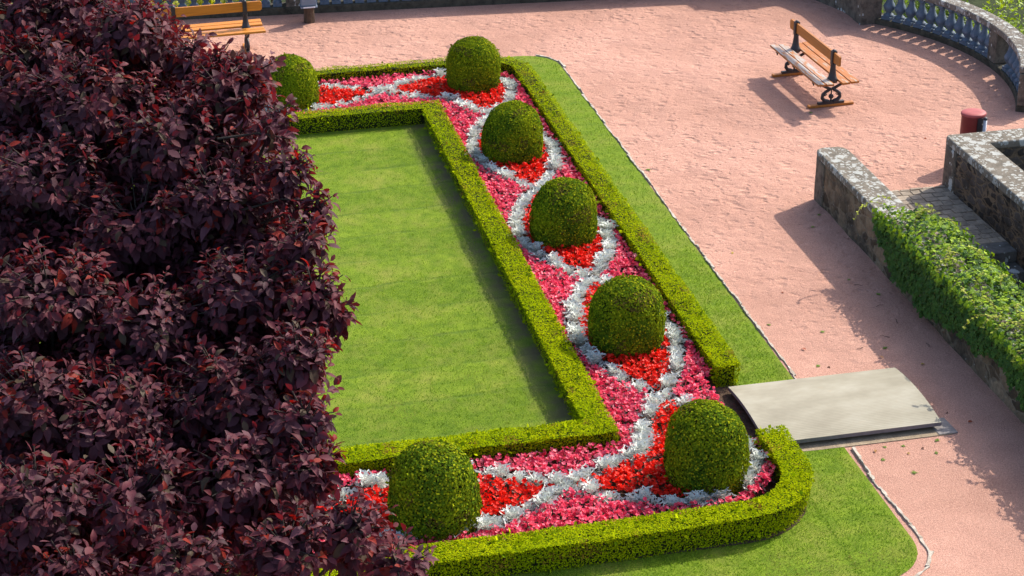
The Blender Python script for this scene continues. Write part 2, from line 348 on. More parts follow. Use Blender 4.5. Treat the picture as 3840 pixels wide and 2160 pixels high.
# ------------------------------------------------------------------ ground, lawn, beds
def sheet(name, poly, z, mat, kind='structure'):
    bm = bmesh.new(); f = bm.faces.new([bm.verts.new((x, y, z)) for x, y in poly])
    if f.normal.z < 0 or f.calc_area() and (bm.normal_update() or f.normal.z < 0): f.normal_flip()
    me = bpy.data.meshes.new(name); bm.to_mesh(me); bm.free(); me.materials.append(mat)
    o = obj(name, me); o['kind'] = kind; return o
BC = (12.42, 33.95); BR = 5.12                       # balustrade arc: centre and radius
def arc(r, a0, a1, n, c=BC): return [(c[0] + r * math.cos(a), c[1] + r * math.sin(a)) for a in np.linspace(math.radians(a0), math.radians(a1), n)]
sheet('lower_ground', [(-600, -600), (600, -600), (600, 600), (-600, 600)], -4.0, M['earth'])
sheet('gravel_terrace', [(-16, 0), (11.8, 0), (11.8, 28.25), (14.2, 28.25), (20, 28.2), (20, 31.2), (17.1, 31.2)] + arc(BR + .05, -28, 40, 24) + [(16.1, 37.5), (15.9, 40.3), (11.5, 40.5), (3.2, 41.1), (-16, 42.7)], 0, M['gravel'])
def rounded(x0, y0, x1, y1, r, n=8):
    out = []
    for cx, cy, a in ((x1 - r, y0 + r, -90), (x1 - r, y1 - r, 0), (x0 + r, y1 - r, 90), (x0 + r, y0 + r, 180)):
        out += [(cx + r * math.cos(math.radians(a + 90 * k / n)), cy + r * math.sin(math.radians(a + 90 * k / n))) for k in range(n + 1)]
    return out
sheet('lawn_strip', rounded(-7, 17.35, 8.97, 36.93, .75), .008, M['turf'])
sheet('flower_bed_soil', rounded(-6.5, 18.46, 8.08, 36.1, 1.1), .016, M['soil'])
sheet('bare_earth', [(7.5, 20.2), (8.15, 20.3), (8.25, 20.42), (8.25, 22.2), (7.5, 22.4)], .022, M['soil'])
sheet('lawn', [(-5.9, 20.95), (5.8, 20.95), (5.8, 33.6), (-5.9, 33.6)], .026, M['lawn'])

# short grass: blades standing on both lawns
def blades(name, regions, label):
    T = np.array([[0, -.5, 0], [0, .5, 0], [1, 0, 0]], float); P = []
    for (x0, y0, x1, y1, dens, z, test) in regions:
        n = int((x1 - x0) * (y1 - y0) * dens); q = np.c_[rng.uniform(x0, x1, n), rng.uniform(y0, y1, n), np.full(n, z)]
        P.append(q if test is None else q[test(q)])
    P = np.concatenate(P); n = len(P)
    d = nrm(np.c_[rng.normal(0, .55, (n, 2)), np.ones(n)]); R = frames(d, randdir(n))
    base = vnoise(P, .8, 3)[:, None]; c = np.array([.13, .25, .012]) * (1 - base) + np.array([.215, .33, .02]) * base
    dry = (vnoise(P, 1.6, 5) > .72)[:, None] * rng.uniform(.0, .9, (n, 1)); c = c * (1 - dry) + np.array([.36, .31, .12]) * dry
    c = c * rng.uniform(.7, 1.3, (n, 1))
    p = Pool(); p.leaves(T, [np.array([[0, 1, 2]])], P, R, np.c_[rng.uniform(.016, .036, n), np.full(n, .010), np.ones(n)], c)
    o = obj(name, p.mesh(name, M['grass'])); tag(o, label, 'grass', kind='stuff')
def instrip(q):
    x, y = q[:, 0], q[:, 1]
    out = (x > 8.1) | (y < 18.5) | (y > 36.2)
    out |= ((x - 6.98) ** 2 + (y - 19.65) ** 2 > 1.15 ** 2) & (x > 6.98) & (y < 19.65)
    r = .75; cx, cy = 8.97 - r, 17.35 + r
    keep = ~((x > cx) & (y < cy) & ((x - cx) ** 2 + (y - cy) ** 2 > r * r)); cy2 = 36.93 - r
    keep &= ~((x > cx) & (y > cy2) & ((x - cx) ** 2 + (y - cy2) ** 2 > r * r))
    keep &= ~((y > 20.36) & (y < 22.2) & (x > 7.7))
    ragged = 8.955 - .07 * vnoise(q, 3, 9)
    return out & keep & (x < ragged)
blades('grass', [(-1, 21.25, 5.3, 27, 700, .026, None), (-1, 27, 5.5, 33.45, 380, .026, None)], 'mown striped grass of the square lawn inside the inner hedge')
blades('grass', [(8.05, 17.4, 9, 27, 1500, .008, instrip), (8.05, 27, 9, 36.9, 700, .008, instrip), (2.5, 17.35, 8.1, 18.5, 1500, .008, instrip), (6.9, 18.5, 8.1, 19.6, 1500, .008, instrip)],
       'bright grass of the outer lawn strip between hedge and gravel')

# pale stone edging along the lawn strip
def edging(path, label, w=.05, gap=.16):
    p = Pool(); path = np.array(path, float); seg = np.linalg.norm(np.diff(path, axis=0), axis=1); L = np.r_[0, np.cumsum(seg)]
    s = 0
    while s < L[-1]:
        ln = random.uniform(.12, .42); m = min(s + ln / 2, L[-1] - .01); i = np.searchsorted(L, m) - 1
        a, b = path[i], path[i + 1]; t = (m - L[i]) / seg[i]; c = a + (b - a) * t; ang = math.atan2(b[1] - a[1], b[0] - a[0])
        if random.random() > gap:
            wd = w * random.uniform(.3, 1.2); nx, ny = math.sin(ang), -math.cos(ang); off = random.uniform(-.012, .02)
            k = random.randint(5, 7); pts = []
            for q in range(k): pts.append((-ln / 2 * 1.02 + ln * 1.04 * q / (k - 1), -wd / 2 + random.uniform(-.012, .012)))
            for q in range(k): pts.append((ln / 2 * 1.02 - ln * 1.04 * q / (k - 1), wd / 2 + random.uniform(-.014, .014)))
            ca, sa = math.cos(ang), math.sin(ang)
            pts = [(c[0] + nx * off + x * ca - y * sa, c[1] + ny * off + x * sa + y * ca) for x, y in pts]
            p.prism(pts, -.03, random.uniform(.016, .038))
        s += ln * 1.0
    o = obj('stone_edging', p.mesh('stone_edging', M['edging'])); return tag(o, label, 'edging')
edging(arc(.78, 60, 0, 9, (8.22, 36.18)) + [(9.0, 30), (9.0, 26), (9.02, 22.2)], 'long thin line of pale edging stones from the far lawn corner to the ribbed plate', .034, 0)
edging([(9.07, 20.3), (9.03, 19.4), (9.06, 18.6)] + arc(.72, 0, -80, 10, (8.36, 18.0)) + [(7.9, 17.27)], 'short curved pale edging stones round the lawn corner at bottom right', .038, 0)

# ------------------------------------------------------------------ hedges
LEAF = np.array([[0, 0, 0], [.5, .42, .05], [1, 0, -.02], [.5, -.42, .05]], float); LEAFF = [np.array([[0, 1, 2, 3]])]
def off_poly(path, d):
    """offset an open polyline to its left by d"""
    path = np.array(path, float); t = nrm(np.diff(path, axis=0)); n = np.c_[-t[:, 1], t[:, 0]]
    nn = np.vstack([n[:1], nrm(n[:-1] + n[1:]), n[-1:]]); 
    cosv = np.r_[1, (nn[1:-1] * n[:-1]).sum(1), 1]; return path + nn * (d / cosv)[:, None]
def resample(path, step):
    path = np.array(path, float); seg = np.linalg.norm(np.diff(path, axis=0), axis=1); L = np.r_[0, np.cumsum(seg)]
    s = np.linspace(0, L[-1], max(2, int(L[-1] / step))); return np.c_[np.interp(s, L, path[:, 0]), np.interp(s, L, path[:, 1])]
def hedge(name, path, width, h, label, closed_ends=(True, True), seed=1):
    c = np.array(path, float); d = width / 2; Lp = off_poly(c, d); Rp = off_poly(c, -d); p = Pool()
    # inner twiggy core
    cc = c.copy(); cc[0] += nrm(c[1] - c[0]) * .075; cc[-1] += nrm(c[-2] - c[-1]) * .075; a, b = off_poly(cc, d - .065), off_poly(cc, -d + .065); n = len(c)
    V = np.concatenate([np.c_[a, np.zeros(n)], np.c_[a, np.full(n, h - .04)], np.c_[b, np.full(n, h - .04)], np.c_[b, np.zeros(n)]])
    i = np.arange(n - 1); F = np.concatenate([np.stack([i + k * n, i + 1 + k * n, i + 1 + (k + 1) * n, i + (k + 1) * n], 1) for k in range(3)])
    F = np.concatenate([F, [[0, n, 2 * n, 3 * n], [n - 1, 4 * n - 1, 3 * n - 1, 2 * n - 1]]]); p.add(V, [F], None, 1)
    # leaves on top, both sides and the ends
    P, N = [], []
    for k in range(n - 1):
        mid = (c[k] + c[k + 1]) / 2; dist = np.linalg.norm(np.r_[mid, 0] - CAM); dens = 7400 * min(1.3, (24 / dist) ** 2)
        faces = [(Lp[k], Lp[k + 1], None, (0, 0, 1)), (Lp[k], Lp[k + 1], 'side', None), (Rp[k], Rp[k + 1], 'side', None)]
        # top
        ar = (np.linalg.norm(Lp[k + 1] - Lp[k]) + np.linalg.norm(Rp[k + 1] - Rp[k])) / 2 * width; m = int(ar * dens * 1.1)
        u, v = rng.random((m, 1)), rng.random((m, 1)); q = (Lp[k] * (1 - u) + Lp[k + 1] * u) * (1 - v) + (Rp[k] * (1 - u) + Rp[k + 1] * u) * v
        P.append(np.c_[q, np.full(m, h)]); N.append(np.tile([0, 0, 1.0], (m, 1)))
        for A, B in ((Lp[k], Lp[k + 1]), (Rp[k + 1], Rp[k])):
            t = B - A; ln = np.linalg.norm(t); m = int(ln * h * dens * .62); u = rng.random((m, 1)); q = A + t * u
            nv = np.array([-t[1], t[0], 0]) / max(ln, 1e-6)
            z = rng.random(m) ** .85 * h; inset = (.02 * (1 - z / h))[:, None] * nv[:2]
            P.append(np.c_[q - inset, z]); N.append(np.tile(nv, (m, 1)))
    for e, (A, B) in enumerate(((Rp[0], Lp[0]), (Lp[-1], Rp[-1]))):
        if closed_ends[e]:
            t = B - A; ln = np.linalg.norm(t); m = int(ln * h * 4000); u = rng.random((m, 1)); nv = np.array([-t[1], t[0], 0]) / ln
            P.append(np.c_[A + t * u, rng.random(m) * h]); N.append(np.tile(nv, (m, 1)))
    P, N = np.concatenate(P), np.concatenate(N); m = len(P)
    wob = (vnoise(P, 2.6, seed) - .5) * .05 + (vnoise(P, 8, seed + 1) - .5) * .022
    P = P + N * (wob - rng.random(m) ** 1.5 * np.where(N[:, 2] > .5, .013, .055))[:, None]
    dd = tangent(N); R = frames(dd, N * 1.5 + randdir(m) * .6)
    c1, c2, c3 = np.array([.265, .345, .003]), np.array([.365, .405, .004]), np.array([.125, .195, .005])
    f = np.clip(vnoise(P, 1.7, seed + 4) * 1.2 - .1 + rng.normal(0, .25, m), 0, 1)[:, None]; C = c1 * (1 - f) + c2 * f
    dk = (rng.random((m, 1)) < .22); C = np.where(dk, c3, C); C = C * rng.uniform(.72, 1.22, (m, 1))
    rust = ((vnoise(P, 4.5, seed + 8) > .78) & (rng.random(m) < .35))[:, None]; C = np.where(rust, np.array([.22, .15, .02]), C)
    sz = rng.uniform(.018, .028, m)
    p.leaves(LEAF, LEAFF, P, R, sz, C)
    # longer young shoots that spoil the clipped line
    k = int(m * .004); j = rng.integers(0, m, k); q = P[j] + N[j] * .008; dd = nrm(N[j] + randdir(k) * .6)
    p.leaves(LEAF, LEAFF, q, frames(dd, randdir(k)), rng.uniform(.05, .085, k), C[j] * 1.1)
    o = obj(name, p.mesh(name, [M['hedge'], M['twig_core']])); return tag(o, label, 'hedge')
def arcpts(cx, cy, r, a0, a1, n): return [(cx + r * math.cos(math.radians(a)), cy + r * math.sin(math.radians(a))) for a in np.linspace(a0, a1, n)]
def rs(path): return resample(path, .6)
cw = .19
hedge('box_hedge', list(rs([(-6.3, 36.0), (7.2, 35.96)])) + arcpts(7.22, 35.2, .75, 85, 5, 9) + list(rs([(7.97, 35.0), (7.965, 22.27)]))[1:], .38, .37,
      'clipped low box hedge along the far and right sides of the flower bed', (False, True), 3)
hedge('box_hedge', list(rs([(7.955, 20.5), (7.96, 19.85)])) + arcpts(6.98, 19.65, .98, 8, -84, 14) + list(rs([(6.9, 18.66), (5, 18.61), (-6.3, 18.6)]))[1:], .40, .37,
      'clipped low box hedge curving round the near corner of the bed, below the plate', (True, False), 5)
hedge('box_hedge', list(rs([(-6.1, 33.58), (5.79, 33.6)])) + list(rs([(5.79, 33.6), (5.79, 21.06)]))[1:] + list(rs([(5.79, 21.06), (-6.1, 21.06)]))[1:], .40, .37,
      'clipped low box hedge framing the square lawn with two sharp corners', (False, False), 7)

# ------------------------------------------------------------------ clipped dome bushes
def dome_mesh(name, seed, hgt=1.13, R=.535):
    prof = np.array([[.0, .43], [.06, .465], [.2, .51], [.36, .535], [.5, .533], [.64, .512], [.76, .472], [.87, .405], [.95, .318], [1.0, .225], [1.03, .13], [1.045, 0]])
    zz, rr = prof[:, 0] / 1.045 * hgt, prof[:, 1] / .535 * R
    n = 15000; L = np.r_[0, np.cumsum(np.hypot(np.diff(zz), np.diff(rr)))]
    s = rng.uniform(0, L[-1], n * 2); z = np.interp(s, L, zz); r = np.interp(s, L, rr); k = rng.random(n * 2) * R * 1.0 < r; s, z, r = s[k], z[k], r[k]; n = len(s)
    a = rng.random(n) * 2 * PI; ds = .01; nr = np.interp(s + ds, L, zz) - np.interp(s - ds, L, zz); nz = -(np.interp(s + ds, L, rr) - np.interp(s - ds, L, rr))
    N = nrm(np.c_[np.cos(a) * nr, np.sin(a) * nr, nz + 1e-4]); P = np.c_[np.cos(a) * r, np.sin(a) * r, z]
    wob = (vnoise(P, 1.3, seed + 5) - .5) * .06 + (vnoise(P, 3, seed) - .5) * .05 + (vnoise(P, 9, seed + 1) - .5) * .03
    P = P + N * (wob - rng.random(n) ** 1.5 * .05)[:, None]
    R_ = frames(tangent(N), N * 1.4 + randdir(n) * .65)
    f = np.clip(vnoise(P, 3.5, seed + 2) * 1.3 - .15 + rng.normal(0, .28, n), 0, 1)[:, None]
    C = np.array([.062, .120, .010]) * (1 - f) + np.array([.20, .25, .008]) * f
    wornp = ((vnoise(P, 4, seed + 9) > .74) & (rng.random(n) < .5))[:, None]; C = np.where(wornp, np.array([.11, .09, .02]), C)
    tip = (rng.random((n, 1)) < .16); C = np.where(tip, np.array([.32, .34, .012]), C) * rng.uniform(.7, 1.25, (n, 1))
    p = Pool(); k_ = rng.integers(0, n, 60); p.leaves(LEAF, LEAFF, P[k_] + N[k_] * .01, frames(nrm(N[k_] + randdir(60) * .5), randdir(60)), rng.uniform(.04, .065, 60), C[k_])
    p.leaves(LEAF, LEAFF, P, R_, rng.uniform(.024, .038, n), C)
    p.lathe(np.c_[np.maximum(rr - .06, .001), np.minimum(zz, hgt - .065)], 24, mat=1)
    return p.mesh(name, [M['yew'], M['twig_core']])
DOMES = [dome_mesh('topiary_bush', 11), dome_mesh('topiary_bush', 23), dome_mesh('topiary_bush', 37)]
BUSH = [(6.92, 35.14, 1.0, .98, 'clipped green dome bush at the far right corner of the flower bed'),
        (6.88, 31.34, 1.02, 1.0, 'clipped green dome bush second from the far end of the long bed'),
        (6.91, 27.66, 1.03, 1.0, 'clipped green dome bush in the middle of the long bed, ringed by silver and red'),
        (6.91, 23.84, 1.03, 1.0, 'clipped green dome bush nearest the end of the long hedge, before the ribbed plate'),
        (6.90, 20.06, 1.0, 1.03, 'clipped green dome bush in the near corner inside the curved hedge'),
        (3.32, 19.85, 1.06, 1.04, 'largest clipped dome bush, in the foreground with plum leaves across its foot'),
        (3.30, 34.88, 1.0, .98, 'clipped green dome bush half hidden behind the purple tree at the far end')]
for i, (x, y, s, sz, lab) in enumerate(BUSH):
    o = obj('topiary_bush', DOMES[i % 3]); o.location = (x - .04, y - .22, .016); o.rotation_euler = (random.uniform(-.03, .03), random.uniform(-.03, .03), i * 1.3 + 1); o.scale = (s, s, sz * 1.04)
    tag(o, lab, 'bush', 'clipped dome bushes in the flower bed')

# ------------------------------------------------------------------ flower pattern
Rc = .35; X0, YT, YB = 6.90, 34.92, 19.95; SP = 3.76
cl = [(-5.5, YT)] + [(x, YT) for x in np.arange(-5.4, X0 - Rc, .04)] + arcpts(X0 - Rc, YT - Rc, Rc, 90, 0, 30) + [(X0, y) for y in np.arange(YT - Rc - .04, YB + Rc, -.04)] + arcpts(X0 - Rc, YB + Rc, Rc, 0, -90, 30) + [(x, YB) for x in np.arange(X0 - Rc - .04, -5.5, -.04)]
cl = np.array(cl); cs = np.r_[0, np.cumsum(np.linalg.norm(np.diff(cl, axis=0), axis=1))]; ct = nrm(np.gradient(cl, axis=0)); cn = np.c_[ct[:, 1], -ct[:, 0]] * -1
BC_ = np.array([(-4.2, YT), (-.45, YT)] + [(3.3, YT)] + [(x, y) for x, y, *_ in BUSH[:5]] + [(3.25, YB), (-.45, YB), (-4.2, YB)])
sb = np.array([cs[np.argmin(((cl - b) ** 2).sum(1))] for b in BC_])
def locate(q):
    S_, O_ = [], []
    for k in range(0, len(q), 4000):
        d = ((q[k:k + 4000, None] - cl[None, ::2]) ** 2).sum(-1); j = d.argmin(1) * 2
        S_.append(cs[j]); O_.append(((q[k:k + 4000] - cl[j]) * cn[j]).sum(1))
    return np.concatenate(S_), np.concatenate(O_)
def band(s):
    i = np.clip(np.searchsorted(sb, s) - 1, 0, len(sb) - 2); t = (s - sb[i]) / (sb[i + 1] - sb[i])
    return .71 * np.abs(np.cos(PI * t)) ** .85
def inbed(q, m=0.0):
    x, y = q[:, 0], q[:, 1]
    a = (x > 6.02 + m) & (x < 7.76 - m) & (y > 18.88 + m) & (y < 35.72 - m)
    a |= (y > 33.83 + m) & (y < 35.74 - m) & (x < 7.7 - m); a |= (y < 20.82 - m) & (y > 18.86 + m) & (x < 7.7 - m)
    for cx, cy, sx, sy in ((7.2, 35.15, 1, 1), (6.98, 19.65, 1, -1)):
        a &= ~(((x - cx) * sx > 0) & ((y - cy) * sy > 0) & ((x - cx) ** 2 + (y - cy) ** 2 > ((.55 if sy > 0 else .79) - m) ** 2))
    a &= ~((x > 7.62) & (y < 22.35) & (y > 20.45))
    for b in BC_: a &= (x - b[0]) ** 2 + (y - b[1] + .2) ** 2 > .50 ** 2
    return a & (x > -1.5)
# silver plants: individual lobed rosettes
def silver_mesh(seed):
    r = random.Random(seed); p = Pool(); nl = 19
    for k in range(nl):
        f = k / (nl - 1); az = k * 2.4 + r.uniform(-.3, .3); el = math.radians(14 + 66 * f + r.uniform(-14, 14)); L = r.uniform(.155, .205) * (1 - .28 * f)
        lo = [(0, .03), (.26, .05), (.30, .19), (.50, .23), (.50, .075), (.58, .075), (.64, .22), (.86, .18), (.80, .07), (.92, .07), (1, .0)]
        pts = [(u, v) for u, v in lo] + [(u, -v) for u, v in lo[::-1][1:]]
        V = np.array([[u * L, v * L * 1.22, (-.34 * u * u + abs(v) * .9) * L] for u, v in pts] + [[u * L, 0, -.34 * u * u * L] for u in (.0, .3, .6, .9)])
        nP = len(pts); F3 = []; mids = [nP, nP + 1, nP + 2, nP + 3]
        for j in range(nP):
            u = (pts[j][0] + pts[(j + 1) % nP][0]) / 2; mi = mids[min(3, int(round(u / .3)))]; F3.append([j, (j + 1) % nP, mi])
        ce, se = math.cos(el), math.sin(el); V = np.stack([V[:, 0] * ce - V[:, 2] * se, V[:, 1], V[:, 0] * se + V[:, 2] * ce], 1)
        ca, sa = math.cos(az), math.sin(az); V = np.stack([V[:, 0] * ca - V[:, 1] * sa, V[:, 0] * sa + V[:, 1] * ca, V[:, 2] + .05 + .05 * f], 1)
        g = r.uniform(.82, 1.12); p.add(V, [np.array(F3)], np.array([.68, .71, .66]) * g)
    p.tube([(0, 0, -.02), (0, 0, .1)], .012, 5, C=np.array([.3, .32, .28]))
    return p.mesh('silver_plant', M['silver'])
SILV = [silver_mesh(s) for s in range(6)]
# place along both bands
cand = []
for side in (1, -1):
    pts = []
    for k in range(0, len(cl), 1):
        b = band(np.array([cs[k]]))[0] * side; pts.append(cl[k] + cn[k] * b)
    pts = np.array(pts); q = resample(pts, .175); cand.append(q)
cand = np.concatenate(cand); _s, _o = locate(cand); cand = cand[np.abs(np.abs(_o) - band(_s)) < .12]; cand = cand + rng.normal(0, .026, cand.shape); cand = cand[inbed(cand, .02)]
keep = []
for q in cand:
    if all((q[0] - k[0]) ** 2 + (q[1] - k[1]) ** 2 > .15 ** 2 for k in keep): keep.append(q)
keep = np.array(keep); dist = np.linalg.norm(np.c_[keep, np.zeros(len(keep))] - CAM, axis=1)
vis = keep[:, 0] > 1.6; order = np.argsort(dist + 100 * ~vis); keep = keep[order]
SG = 'silver leaved plants drawing the looping bands of the flower bed'
for i, (x, y) in enumerate(keep[:295]):
    o = obj('silver_plant', SILV[i % 6]); s = random.uniform(1.1, 1.5); o.location = (x, y, .02); o.rotation_euler = (random.uniform(-.12, .12), random.uniform(-.12, .12), random.uniform(0, 6.28)); o.scale = (s, s, s * random.uniform(.9, 1.1))
    tag(o, 'silvery white plant with lacy leaves in a looping band between red and pink flowers', 'plant', SG)
if len(keep) > 295:
    p = Pool()
    for x, y in keep[295:]:
        me = SILV[random.randrange(6)]; n = len(me.vertices); V = np.empty(n * 3); me.vertices.foreach_get('co', V); V = V.reshape(-1, 3)
        tri = np.array([list(f.vertices) for f in me.polygons if len(f.vertices) == 3]); a = random.uniform(0, 6.28); ca, sa = math.cos(a), math.sin(a)
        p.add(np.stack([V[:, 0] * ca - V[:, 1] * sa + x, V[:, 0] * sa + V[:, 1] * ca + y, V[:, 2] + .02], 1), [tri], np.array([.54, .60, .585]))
    o = obj('silver_plants', p.mesh('silver_plants', M['silver'])); tag(o, 'further silver white lacy leaved plants of the looping bands, mostly under the purple tree', 'plant', SG, 'stuff')
print('silver plants', len(keep))
# begonias
BLOB = []
for k in range(5):
    a0, a1 = k * 2 * PI / 5, k * 2 * PI / 5 + 1.45
    BLOB.append([[0, 0, 0], [.5 * math.cos(a0), .5 * math.sin(a0), .22], [.72 * math.cos((a0 + a1) / 2), .72 * math.sin((a0 + a1) / 2), .34], [.5 * math.cos(a1), .5 * math.sin(a1), .22]])
BLOB = np.array(BLOB).reshape(-1, 3); BLOBF = [np.array([[4 * k, 4 * k + 1, 4 * k + 2, 4 * k + 3] for k in range(5)])]
RND = np.array([[0, 0, 0]] + [[.5 + .5 * math.cos(a), .42 * math.sin(a), .1 * abs(math.sin(a))] for a in np.linspace(PI, -PI, 8)[1:-1]] , float)
RNDF = [np.array([[0, 1, 2, 3], [0, 3, 4, 6], [4, 5, 6, 0]])]
RNDF = [np.array([[0, 1, 2], [0, 2, 3], [0, 3, 4], [0, 4, 5], [0, 5, 6]])]
def begonias(name, kind, label):
    n = 170000; q = np.c_[rng.uniform(0, 7.8, n), rng.uniform(18.8, 35.8, n)]; q = q[inbed(q, .0)]
    s, o = locate(q); b = band(s); o = np.abs(o)
    edge = (vnoise(np.c_[q, np.zeros(len(q))], 5, 2) - .5) * .08
    sel = (o < b - .12 + edge) if kind == 'red' else (o > b + .125 + edge)
    if kind == 'pink': sel &= o < .98
    q = q[sel]
    # plants stand as cushions: cluster the flowers on a jittered grid of plant centres
    pl = np.round(q / .21) * .21 + (np.stack([vnoise(np.c_[np.round(q / .21) * 1.0, np.zeros(len(q))], 1.13, 4), vnoise(np.c_[np.round(q / .21) * 1.0, np.zeros(len(q))], 1.37, 6)], 1) - .5) * .1
    rel = q - pl; rr = np.linalg.norm(rel, axis=1) / .15; ok = rng.random(len(q)) < (np.clip(1.2 - rr ** 2 * .45, .3, 1))
    gone = vnoise(np.c_[np.round(q / .21), np.zeros(len(q))], 1.91, 8) > (.84 if kind == 'red' else .95)
    ok &= ~gone | (rng.random(len(q)) < .25)
    q, rr = q[ok], rr[ok]; hz = .215 - .085 * rr ** 2 + rng.normal(0, .024, len(q)); n = len(q)
    fl = rng.random(n) < (.80 if kind == 'pink' else .74)
    p = Pool()
    Q = np.c_[q, hz + .02][fl]; m = len(Q)
    d = nrm(np.c_[rng.normal(0, .6, (m, 2)), np.ones(m)]); R = frames(randdir(m), d)
    if kind == 'pink':
        f = rng.random((m, 1)); g = vnoise(Q, 2.4, 12)[:, None]; C = np.array([.78, .045, .12]) * (1 - f) + np.array([.90, .19, .27]) * f; C = C * (.85 + .3 * g)
        C = np.where(rng.random((m, 1)) < .12, np.array([.62, .03, .10]), C); C = np.where(rng.random((m, 1)) < .10, np.array([.95, .38, .42]), C)
    else:
        f = rng.random((m, 1)); C = np.array([.70, .012, .005]) * (1 - f) + np.array([.90, .035, .010]) * f
    p.leaves(BLOB, BLOBF, Q, R, rng.uniform(.032, .05, m), C)
    # leaves below the flowers
    k = int(m * .3); j = rng.integers(0, n, k); L = np.c_[q[j] + rng.normal(0, .02, (k, 2)), np.maximum(.04, hz[j] - rng.uniform(.01, .11, k))]
    d = nrm(np.c_[rng.normal(0, 1, (k, 2)), rng.uniform(-.3, .5, k)]); C = np.array([.065, .035, .022]) if kind == 'red' else np.array([.05, .028, .026])
    C = C * rng.uniform(.6, 1.5, (k, 1)); gr = rng.random((k, 1)) < .2; C = np.where(gr, np.array([.06, .085, .025]), C)
    p.leaves(RND, RNDF, L, frames(d, np.array([0, 0, 1.0]) + randdir(k) * .5), rng.uniform(.045, .075, k), C, mat=1)
    o = obj(name, p.mesh(name, [M['pink' if kind == 'pink' else 'red'], M['shrubleaf']])); tag(o, label, 'flowers', kind='stuff'); print(name, m)
begonias('pink_begonias', 'pink', 'massed pink bedding begonias filling the bed outside the silver bands, beside the hedges')
begonias('red_begonias', 'red', 'massed scarlet bedding begonias inside the silver loops, round the foot of the domes')

# ------------------------------------------------------------------ purple plum tree
BOUGH = [(0.15, 14.23, 8.5, 0.36), (-0.23, 14.86, 8.46, 0.41), (-0.66, 14.96, 8.46, 0.44), (0.76, 13.41, 8.25, 0.32), (1.0, 13.37, 8.28, 0.15), (1.08, 12.94, 8.15, 0.19), (1.11, 12.48, 7.92, 0.21), (1.28, 12.15, 7.79, 0.14), (1.12, 11.88, 7.63, 0.25), (1.16, 11.53, 7.4, 0.25), (1.32, 11.55, 7.28, 0.14), (1.01, 11.11, 7.18, 0.27), (0.97, 10.66, 6.95, 0.23), (1.0, 10.34, 6.78, 0.23), (1.15, 9.88, 6.6, 0.25), (1.36, 9.54, 6.47, 0.24), (0.4, 13.11, 7.96, 0.46), (-0.14, 13.75, 8.08, 0.51), (-0.56, 14.24, 8.2, 0.46), (0.62, 12.58, 7.69, 0.42), (0.05, 12.73, 7.5, 0.46), (-0.56, 13.22, 7.76, 0.46), (0.7, 11.83, 7.34, 0.38), (0.07, 11.87, 7.15, 0.44), (-0.58, 12.11, 7.35, 0.44), (0.48, 11.22, 6.95, 0.4), (-0.2, 11.22, 6.86, 0.42), (-0.75, 11.38, 6.96, 0.39), (0.53, 10.51, 6.69, 0.35), (-0.12, 10.5, 6.61, 0.4), (-0.73, 10.54, 6.64, 0.4), (0.73, 9.91, 6.47, 0.32), (0.12, 9.91, 6.42, 0.34), (-0.53, 10.02, 6.36, 0.36)]
def seen(px, py, r, d):                                   # survey point: bearing in the photograph and distance
    v = FW + RT * (px - 1288) / 4775.5 - UP * (py - 724.5) / 4775.5; return (*(CAM + v * d), r * d / 4775.5)
BOUGH += [seen(*q) for q in [(0, 560, 150, 13.9), (-20, 900, 160, 13.2), (0, 1130, 150, 12.6), (10, 320, 150, 14.6), (230, 620, 150, 14.0), (240, 900, 150, 13.4), (480, 640, 140, 13.9), (480, 880, 140, 13.2), (-60, 720, 170, 13.6), (120, 700, 150, 14.2), (150, 1150, 150, 12.8), (600, 850, 120, 13.4), (640, 1060, 120, 12.8), (560, 350, 120, 14.4), (545, 150, 60, 14.2), (610, 165, 40, 14.1), (480, 120, 50, 14.4), (-20, 1400, 160, 12.0), (20, 1250, 140, 12.6)]]
TIPS = [seen(*q) for q in [(862, 522, 20, 13.3), (835, 505, 22, 13.3), (790, 375, 18, 13.5), (770, 350, 20, 13.5), (885, 805, 20, 12.9), (870, 770, 24, 12.9), (862, 925, 18, 12.7), (835, 900, 24, 12.7), (885, 1150, 20, 12.2), (1010, 1305, 20, 11.9), (975, 1310, 26, 11.8), (870, 660, 18, 13.0), (735, 150, 12, 14.1), (720, 235, 18, 13.9), (1090, 1425, 24, 11.6), (860, 1075, 16, 12.4)]]
TC = np.array([-1.0, 13.2, 5.6]); TRUNK = np.array([-1.2, 13.6, 0.0])
back = []
for k in range(60):                                       # the rest of the crown, round the sides and beyond
    d = randdir(1)[0]
    P = TC + d * np.array([2.3, 2.5, 2.4])
    if d[2] > -.45 and (d @ np.array([.1, -.75, .65]) < .15 or P[0] < -1.7) and P[0] < .9: back.append((*P, random.uniform(.4, .55)))
inner = []                                               # boughs deeper inside, behind the visible sprays
for (x, y, z, r) in BOUGH:
    for k in range(2):
        v = np.array([x, y, z]) + FW * random.uniform(.55, 1.3) - RT * random.uniform(.12, .3) * (2 if x > .9 else 1); inner.append((*v, r * 1.1))
for a in range(len(BOUGH)):                              # and smaller ones between them
    for b in range(a):
        A_, B_ = np.array(BOUGH[a]), np.array(BOUGH[b])
        if np.linalg.norm(A_[:3] - B_[:3]) < 1.05 and random.random() < .6:
            v = (A_ + B_) / 2; v[:3] += FW * random.uniform(.2, .75) - RT * random.uniform(0, .2)
            if v[0] < .95: inner.append((*v[:3], .34))
PL = np.array([[0, 0, 0], [.22, .2, .05], [.55, .27, .03], [.82, .15, -.06], [1, 0, -.17], [.82, -.15, -.06], [.55, -.27, .03], [.22, -.2, .05], [.3, 0, .0], [.62, 0, -.04]], float)
PLF3 = np.array([[0, 8, 1], [0, 7, 8], [3, 9, 4], [9, 5, 4]]); PLF4 = np.array([[8, 9, 2, 1], [9, 3, 2, 2], [7, 6, 9, 8], [6, 6, 5, 9]])
